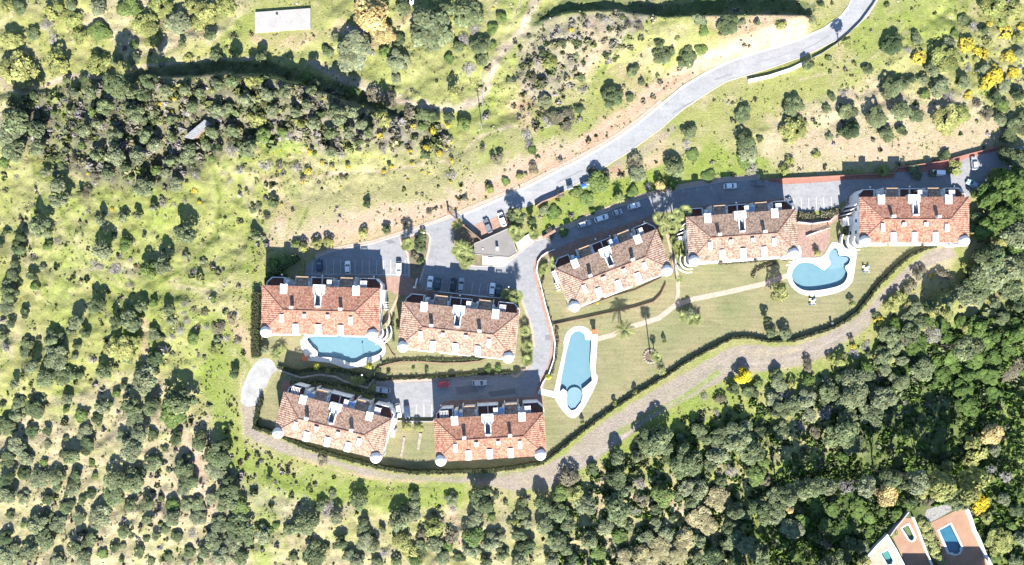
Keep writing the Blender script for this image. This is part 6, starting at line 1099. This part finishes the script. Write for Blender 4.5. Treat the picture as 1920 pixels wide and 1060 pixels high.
# ---- palms
def frond_mesh(seed, n=20, ln=1.0, fan=False, droop=.5):
    g = random.Random(seed); V = []; cl = []
    for i in range(n):
        a = 6.283*i/n+g.uniform(-.15, .15); el = g.uniform(-.15, .75) if not fan else g.uniform(-.4, .9); L_ = ln*g.uniform(.8, 1.05); segs = 7; pts = []
        for s in range(segs+1):
            t = s/segs; pts.append(Vector((math.cos(a)*L_*t*math.cos(el*(1-.3*t)), math.sin(a)*L_*t*math.cos(el*(1-.3*t)), L_*(math.sin(el)*t-droop*t*t))))
        sd = Vector((-math.sin(a), math.cos(a), 0)); b = g.uniform(.6, 1.4)
        if fan:
            c0 = pts[3]
            for q in range(9):
                w = (q-4)/4*1.25; d = Vector((math.cos(a+w), math.sin(a+w), math.sin(el)-.2-.3*abs(w))).normalized()*L_*.62; e = d.cross(Vector((0, 0, 1))).normalized()*L_*.038
                V += [c0-e*.3, c0+e*.3, c0+d*.6+e, c0+d*.6-e]; V += [c0+d*.6-e, c0+d*.6+e, c0+d+e*.1, c0+d-e*.1]; cl += [b*(.8+.4*g.random())]*2
            V += [Vector((0, 0, 0))-sd*.02*L_, sd*.02*L_, c0+sd*.02*L_, c0-sd*.02*L_]; cl.append(.8)
        else:
            for s in range(1, segs*2+1):
                t = s/(segs*2); k = min(int(t*segs), segs-1); p = pts[k].lerp(pts[k+1], t*segs-k); dr = (pts[k+1]-pts[k]).normalized(); w = L_*.20*math.sin(math.pi*min(1, t*.85+.12))
                for sg in (-1, 1):
                    q = p+sd*sg*w+dr*w*.55-Vector((0, 0, w*.35)); e = dr*L_*.028; V += [p-e, p+e, q+e*.4, q-e*.4]; cl.append(b*(.75+.5*g.random()))
            for s in range(segs): e = sd*.018*L_; V += [pts[s]-e, pts[s]+e, pts[s+1]+e, pts[s+1]-e]; cl.append(.9)
    cl = np.repeat(np.array(cl), 4)[:, None]*np.ones((1, 4)); cl[:, 3] = 1
    o = fast_quads('fronds', [tuple(v) for v in V], FM['p'], cl); d = o.data; bpy.data.objects.remove(o); return d
PF = [frond_mesh(i, 15) for i in range(2)]; FF = [frond_mesh(i+9, 17, fan=True, droop=.25) for i in range(3)]
def palm(bx, by, h, r, fan, label, lean=(0, 0), group='palms in the gardens'):
    base = Wp(bx, by)
    if 'cluster' in label or 'clump' in label or 'passage' in label or 'gatehouse' in label: base = Wp(bx, by, h); base.z = 0
    t = empty('palm_tree', base); tag(t, label, 'palm', group)
    m = MB(); m.tube([(0, 0, -.2), (lean[0]*.3, lean[1]*.3, h*.4), (lean[0], lean[1], h)], [.24, .17, .15], 8); m.build('trunk', M['palmbark'], t)
    f = bpy.data.objects.new('fronds', random.choice(FF if fan else PF)); C.objects.link(f); f.parent = t; f.location = (lean[0], lean[1], h); f.scale = (r, r, r); f.rotation_euler = (0, 0, random.random()*6)
    for k in range(1 if fan else 0):
        f2 = bpy.data.objects.new('fronds', (FF if fan else PF)[k]); C.objects.link(f2); f2.parent = t; f2.location = (lean[0], lean[1], h-.25); f2.scale = (r*.8, r*.8, r*.8); f2.rotation_euler = (0, 0, random.random()*6)
for a in ((1166, 617, 5.4, 3.6, False, 'tall feather palm where the lawn path meets the tapering pool'), (1219, 664, 9.4, 1.9, True, 'tall slim palm, left of the two in the round lawn bed'), (1227, 665, 3.6, 1.2, True, 'shorter ball headed palm, right of the two in the round lawn bed'), (1240, 695, 1.2, 1.7, False, 'low palm between the round lawn bed and the hedge'),
   (1276, 594, 2.6, 1.6, True, 'left palm of the group below the lawn path'), (1292, 601, 2.2, 2.0, True, 'middle palm of the group below the lawn path'), (1305, 600, 1.6, 2.1, True, 'right palm of the group below the lawn path'), (1274, 524, 5.0, 1.7, False, 'slim palm between the slanted block and the fan palm cluster'),
   (1236, 410, 7, 2.4, True, 'topmost left palm of the big fan palm cluster'), (1256, 413, 7.5, 2.4, True, 'top middle palm of the big fan palm cluster'), (1270, 403, 7.5, 2.3, True, 'top right palm of the big fan palm cluster'), (1284, 396, 7, 2.4, True, 'highest palm of the cluster beside the street shade'), (1245, 430, 5, 2.1, True, 'left lower palm of the big fan palm cluster'), (1262, 427, 6, 2.2, True, 'middle lower palm of the big fan palm cluster'), (1280, 418, 6, 2.3, True, 'right lower palm of the big fan palm cluster'), (1240, 443, 3, 1.6, True, 'low palm at the foot of the fan palm cluster'),
   (1272, 462, 3.5, 2.5, True, 'broad palm in the passage left of the middle block'), (1276, 484, 3, 2.2, True, 'lower broad palm in the passage left of the middle block'), (1262, 450, 3, 1.6, True, 'small dark palm in the passage between blocks'), (1040, 494, 3.4, 2.5, True, 'fan palm at the left tip of the slanted block'), (1020, 504, 1.5, 1.8, True, 'low fan palm inside the curved white wall'),
   (962, 434, 3.0, 2.2, True, 'pale fan palm on the upper left of the white gatehouse terrace'), (972, 440, 3.0, 2.2, True, 'pale fan palm on top of the white gatehouse terrace'), (968, 446, 2.4, 1.8, True, 'pale fan palm lowest by the gatehouse roof'), (1001, 441, 3.0, 2.0, True, 'fan palm right of the white gatehouse terrace'),
   (985, 620, 1.8, 2.1, True, 'top palm of the three left of the road bend'), (988, 649, 1.8, 2.2, True, 'middle palm of the three left of the road bend'), (988, 676, 1.8, 2.2, True, 'bottom palm of the three left of the road bend'), (968, 555, 5.5, 2.6, True, 'tall palm at the right corner of the second car park'), (949, 551, 3, 2.0, True, 'shaded palm beside the last bays of the second car park'),
   (862, 462, 4.5, 2.8, False, 'upper left palm of the clump between road and gatehouse'), (875, 468, 4.5, 2.6, False, 'upper right palm of the clump between road and gatehouse'), (866, 480, 3.8, 2.6, True, 'middle palm of the clump between road and gatehouse'), (880, 484, 3.2, 2.5, True, 'right palm of the clump between road and gatehouse'), (871, 494, 2.5, 2.2, True, 'lowest palm of the clump between road and gatehouse'), (856, 470, 3.5, 2.0, True, 'leftmost palm of the clump between road and gatehouse'),
   (769, 459, 4.5, 2.2, True, 'palm at the top of the planted island'), (762, 464, 2.5, 1.6, True, 'smaller palm left side of the planted island'), (520, 665, 1.6, 2.2, False, 'palm above the chalk clearing, left one'), (530, 655, 1.6, 2.0, False, 'palm above the chalk clearing, right one'), (668, 714, 1.4, 2.2, False, 'palm on the rubble wall terrace'), (678, 712, 1.4, 1.8, False, 'smaller palm right on the rubble wall terrace'), (1160, 373, 3, 2.0, False, 'palm on the green verge above the small silver car'), (968, 404, 4.5, 1.9, True, 'palm beside the top of the brown bay, casting a shadow on the road')):
    palm(*a)
# round palm bed
rb = MB(); x, y = XY((1220, 668)); 
for k in range(16): a_ = k*.3927; rb.lathe(x+2.1*math.cos(a_), y+2.0*math.sin(a_), [(.45, -.1), (.38, .25), (.05, .4)], 7)
tag(rb.build('stone_bed', M['rock']), 'ring of rocks around the double palm bed on the lawn', 'flower bed')
sheet('bed_soil', [(1220+11*math.cos(i*.4), 668+10*math.sin(i*.4)) for i in range(16)], .045, noise_mat('bed_soil', [(.3, (.08, .06, .04)), (.7, (.17, .13, .09))], 2, .95, 6))
# ---- clipped hedges
def hedge(pts, wd, h, label, k='h', dens=26, z=0.0):
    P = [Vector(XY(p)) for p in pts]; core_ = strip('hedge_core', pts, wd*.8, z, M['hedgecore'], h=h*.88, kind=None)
    g = rng; cen = []; nor = []
    for a_, b_ in zip(P[:-1], P[1:]):
        d = b_-a_; ln = d.length; d.normalize(); q = Vector((-d.y, d.x)); n = int(ln*dens*(wd+h)*.6); t = g.random(n)*ln; u = g.random(n)
        tot = wd+2*h; s = u*tot; sd_ = np.where(s < wd, 0, np.where(s < wd+h, 1, 2))
        off = np.where(sd_ == 0, s-wd/2, np.where(sd_ == 1, -wd/2, wd/2)); zz = np.where(sd_ == 0, h, np.where(sd_ == 1, s-wd, s-wd-h))
        nz = np.where(sd_ == 0, 1.0, .2); no = np.where(sd_ == 0, 0, np.where(sd_ == 1, -1, 1))
        wv = .12*np.sin(t*1.7+a_.x)+.09*np.sin(t*4.1)
        cen.append(np.stack([a_.x+d.x*t+q.x*(off+wv), a_.y+d.y*t+q.y*(off+wv), z+zz+g.normal(0, .09, n)+wv*.6], 1)); nor.append(np.stack([q.x*no, q.y*no, nz], 1)+g.normal(size=(n, 3))*.5)
    cen = np.concatenate(cen); nor = np.concatenate(nor); nor /= np.linalg.norm(nor, axis=1)[:, None]; V = quads_from(cen, nor, .14, g); c_ = .55+.9*g.random(len(cen)); cl = np.repeat(np.stack([c_, c_, c_, c_*0+1], 1), 4, 0)
    t_ = empty('hedge', (0, 0, 0)); tag(t_, label, 'hedge', 'clipped hedges around the gardens'); core_.parent = t_; f = fast_quads('hedge_foliage', V, FM[k], cl, t_)
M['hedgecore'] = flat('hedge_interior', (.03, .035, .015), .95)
hedge(HEDGE_E[:12], .8, 1.2, 'clipped hedge curving right of the whale shaped pool lawn'); hedge(HEDGE_E[11:], .65, 1.15, 'long clipped hedge below the big lawn and the tapering pool', dens=30)
hedge(HEDGE_S, 1.1, 2.0, 'tall dark hedge along the bottom of the two lower blocks'); hedge([(480, 803), (481, 790), (487, 765), (493, 746)], 1.0, 1.8, 'short dark hedge at the far lower left corner by the chalk clearing')
hedge([(484, 548), (483, 580), (482, 610), (482, 640), (484, 668)], 2.6, 2.4, 'bulky dark hedge along the left end of the first block', dens=18)
hedge([(500, 528), (515, 527), (540, 522)], 2.4, 2.6, 'dark hedge in the shade above the first block', dens=18)
hedge([(505, 520), (520, 508), (538, 496), (552, 488), (560, 482)], 2.4, 1.8, 'ragged green hedge at the top left corner of the car park', 'c', dens=18)
hedge([(706, 711.5), (770, 709), (820, 707), (886, 701.5), (958, 699)], .7, .7, 'low dark hedge along the top kerb of the bottom street'); hedge([(522, 688), (560, 697), (600, 690), (640, 694), (680, 702), (690, 716), (702, 706), (712, 690)], 1.2, .9, 'scrubby hedge between the stepped pool lawn and the rubble wall', 'd')
hedge([(545, 718), (600, 716), (640, 722), (690, 736), (725, 744)], 1.0, .9, 'low hedge just above the red walkway', 'd'); hedge([(1020, 520), (1014, 535), (1024, 572), (1036, 612)], .5, .7, 'thin brown green hedge inside the road wall by the slanted block', 'f'); hedge([(1043, 615), (1045, 640), (1041, 670), (1034, 700)], .8, .8, 'dry brown hedge strip between road wall and tapering pool', 'f')
hedge([(1496, 403), (1515, 405), (1528, 404)], 2.0, .9, 'square brown green planter hedge left of the steps above the brick terrace', 'f'); hedge([(1537, 403), (1558, 402), (1575, 396)], 2.0, .9, 'brown green planter hedge right of the steps above the brick terrace', 'f')
hedge([(1346, 494), (1380, 492), (1420, 489), (1470, 482)], .9, .6, 'planted strip along the sunny side of the middle block', 'f'); hedge([(1410, 520), (1416, 508), (1432, 500), (1458, 492)], .8, .7, 'curved little hedge below the right turret of the middle block', 'f')
hedge([(713, 683), (728, 679), (790, 674), (850, 676), (905, 673)], .7, .6, 'dark planting beside the brown stone wall under the brown roofed block', 'd'); hedge([(738, 590), (736, 610), (738, 640)], .5, .6, 'thin planting along the path right of the first block', 'd'); hedge([(1744, 988), (1757, 1015), (1766, 1045)], .5, .6, 'low planting beside the villa border', 'u')
hedge([(1584, 420), (1582, 440), (1574, 446)], .5, .8, 'short dark hedge at the foot of the stepped side balconies', 'd')
# ---- ground cover: tufts, low scrub, flowers and stones scattered over the open hillside
def cover(name, n, fn, mat, colr, sz, nq, flat_=.6, seed=5):
    g = np.random.default_rng(seed); X_ = g.random(n*6)*2160-120; Y_ = g.random(n*6)*1240-90; p = fn(X_, Y_); k = g.random(len(X_)) < p; X_, Y_ = X_[k][:n], Y_[k][:n]
    m_ = len(X_); Z_ = relief(X_, Y_); s = sz[0]+(sz[1]-sz[0])*g.random(m_)**2
    cen = np.stack([(X_-960)/6, -(Y_-530)/6, Z_], 1); C_ = np.repeat(cen, nq, 0); S_ = np.repeat(s, nq); d = dirs(m_*nq, g); d[:, 2] = np.abs(d[:, 2])*flat_
    cc = C_+d*S_[:, None]*(.6+.5*g.random(m_*nq))[:, None]; nr = d+g.normal(size=d.shape)*.5; nr /= np.linalg.norm(nr, axis=1)[:, None]
    V = quads_from(cc, nr, S_*.42, g); base = np.array(colr)[g.integers(0, len(colr), m_)]; cl = np.repeat(base*(.75+.5*g.random((m_, 1))), nq, 0)*(.7+.6*g.random((m_*nq, 1))); cl = np.concatenate([cl, np.ones((len(cl), 1))], 1)
    o = fast_quads(name, V, mat, np.repeat(cl, 4, 0)); tag(o, kind='stuff'); return o
COMP = [(470, 520), (560, 470), (700, 452), (850, 400), (1010, 340), (1160, 250), (1320, 130), (1500, 65), (1560, 40), (1590, -40), (1665, -40), (1610, 60), (1500, 118), (1330, 185), (1180, 295), (1060, 362), (1000, 395), (1005, 445), (1120, 400), (1260, 352), (1430, 330), (1670, 322), (1885, 270), (1940, 280), (1940, 350), (1820, 372), (1820, 462), (1795, 500), (1740, 508), (1690, 552), (1640, 612), (1550, 670), (1440, 700), (1370, 706), (1270, 762), (1140, 852), (1035, 918), (960, 924), (700, 900), (520, 850), (450, 815), (448, 730), (480, 660), (472, 560)]
def nat(X_, Y_):
    d = sdist(X_, Y_, COMP); ok = d > 2; ok &= sdist(X_, Y_, [(476, 14), (588, 12), (588, 62), (476, 68)]) > 0; ok &= sdist(X_, Y_, [(1615, 1100), (1620, 1035), (1690, 955), (1740, 945), (1812, 940), (1875, 1100)]) > 0
    return ok
def f_scrub(X_, Y_):
    q = N2.fbm(X_/45, Y_/45, 3); base = .09*smooth(.45, .65, q)+.012
    ridge = smooth(0, -30, sdist(X_, Y_, [(20, 185), (200, 155), (430, 142), (560, 160), (700, 205), (860, 240), (840, 300), (640, 300), (500, 280), (390, 310), (340, 360), (180, 360), (60, 300)])); md = smooth(0, -12, sdist(X_, Y_, [(975, 60), (1090, 25), (1240, 35), (1230, 70), (1100, 150), (1010, 260), (965, 200)]))
    return nat(X_, Y_)*np.clip(base+.5*ridge+.4*md+.2*(X_ < 560)*(Y_ > 750)*smooth(.4, .6, q), 0, 1)
PA = plain_attr('ground_cover_leaves')
cover('scrub', 8500, f_scrub, PA, [(.15, .135, .115), (.11, .11, .06), (.20, .18, .17), (.06, .075, .03), (.09, .11, .04), (.16, .14, .09)], (.25, .95), 16, seed=11)
cover('grass_tufts', 14000, lambda X_, Y_: nat(X_, Y_)*.5*smooth(.35, .6, N1.fbm(X_/30+5, Y_/30, 3)), PA, [(.13, .18, .045), (.17, .21, .06), (.12, .16, .045), (.23, .24, .10), (.27, .25, .14)], (.15, .45), 8, .25, seed=12)
cover('wild_flowers', 1500, lambda X_, Y_: nat(X_, Y_)*np.clip(smooth(40, 0, sdist(X_, Y_, [(520, 250), (700, 240), (900, 240), (930, 300), (700, 340), (480, 330)]))*.5+smooth(30, 0, sdist(X_, Y_, [(1780, 30), (1920, 30), (1920, 240), (1780, 150)]))*.5+smooth(30, 0, sdist(X_, Y_, [(280, 150), (480, 140), (620, 180), (500, 240), (300, 230)]))*.15, 0, 1)*smooth(.45, .6, N3.fbm(X_/18, Y_/18, 2)), PA, [(.50, .36, .02), (.42, .34, .04)], (.12, .45), 10, seed=13)
cover('loose_stones', 2600, lambda X_, Y_: nat(X_, Y_)*smooth(.50, .68, N4.fbm(X_/26, Y_/26, 3))*.6, PA, [(.42, .38, .33), (.34, .30, .25), (.5, .47, .43)], (.10, .34), 6, .5, seed=14)
cover('thicket', 2300, lambda X_, Y_: nat(X_, Y_)*np.clip(smooth(0, -14, sdist(X_, Y_, RG))*.8+.6*smooth(0, -12, sdist(X_, Y_, [(1000, 70), (1090, 40), (1230, 40), (1160, 100), (1060, 170), (985, 190)]))*.35+.07*smooth(.5, .7, N1.fbm(X_/40+3, Y_/40, 3))*((X_ < 480)*(Y_ > 330)), 0, 1), PA, [(.105, .115, .06), (.14, .13, .10), (.18, .165, .15), (.075, .095, .04), (.16, .15, .08), (.12, .13, .05)], (.6, 1.7), 34, .8, seed=16)
def f_jung(X_, Y_): return nat(X_, Y_)*(1-.5*inside(X_, Y_, HOLES[0]))*np.clip(smooth(10, -30, sdist(X_, Y_, [(1440, 905), (1560, 850), (1640, 740), (1700, 650), (1800, 600), (1940, 560), (1940, 1120), (1400, 1120)]))+.5*smooth(10, -20, sdist(X_, Y_, [(1040, 930), (1250, 790), (1400, 740), (1600, 690), (1700, 600), (1700, 900), (1440, 1080), (1040, 1080)])), 0, 1)
cover('undergrowth', 9000, f_jung, PA, [(.07, .115, .024), (.09, .14, .03), (.045, .07, .02), (.10, .14, .04), (.12, .135, .07)], (.4, 1.35), 18, .5, seed=15)
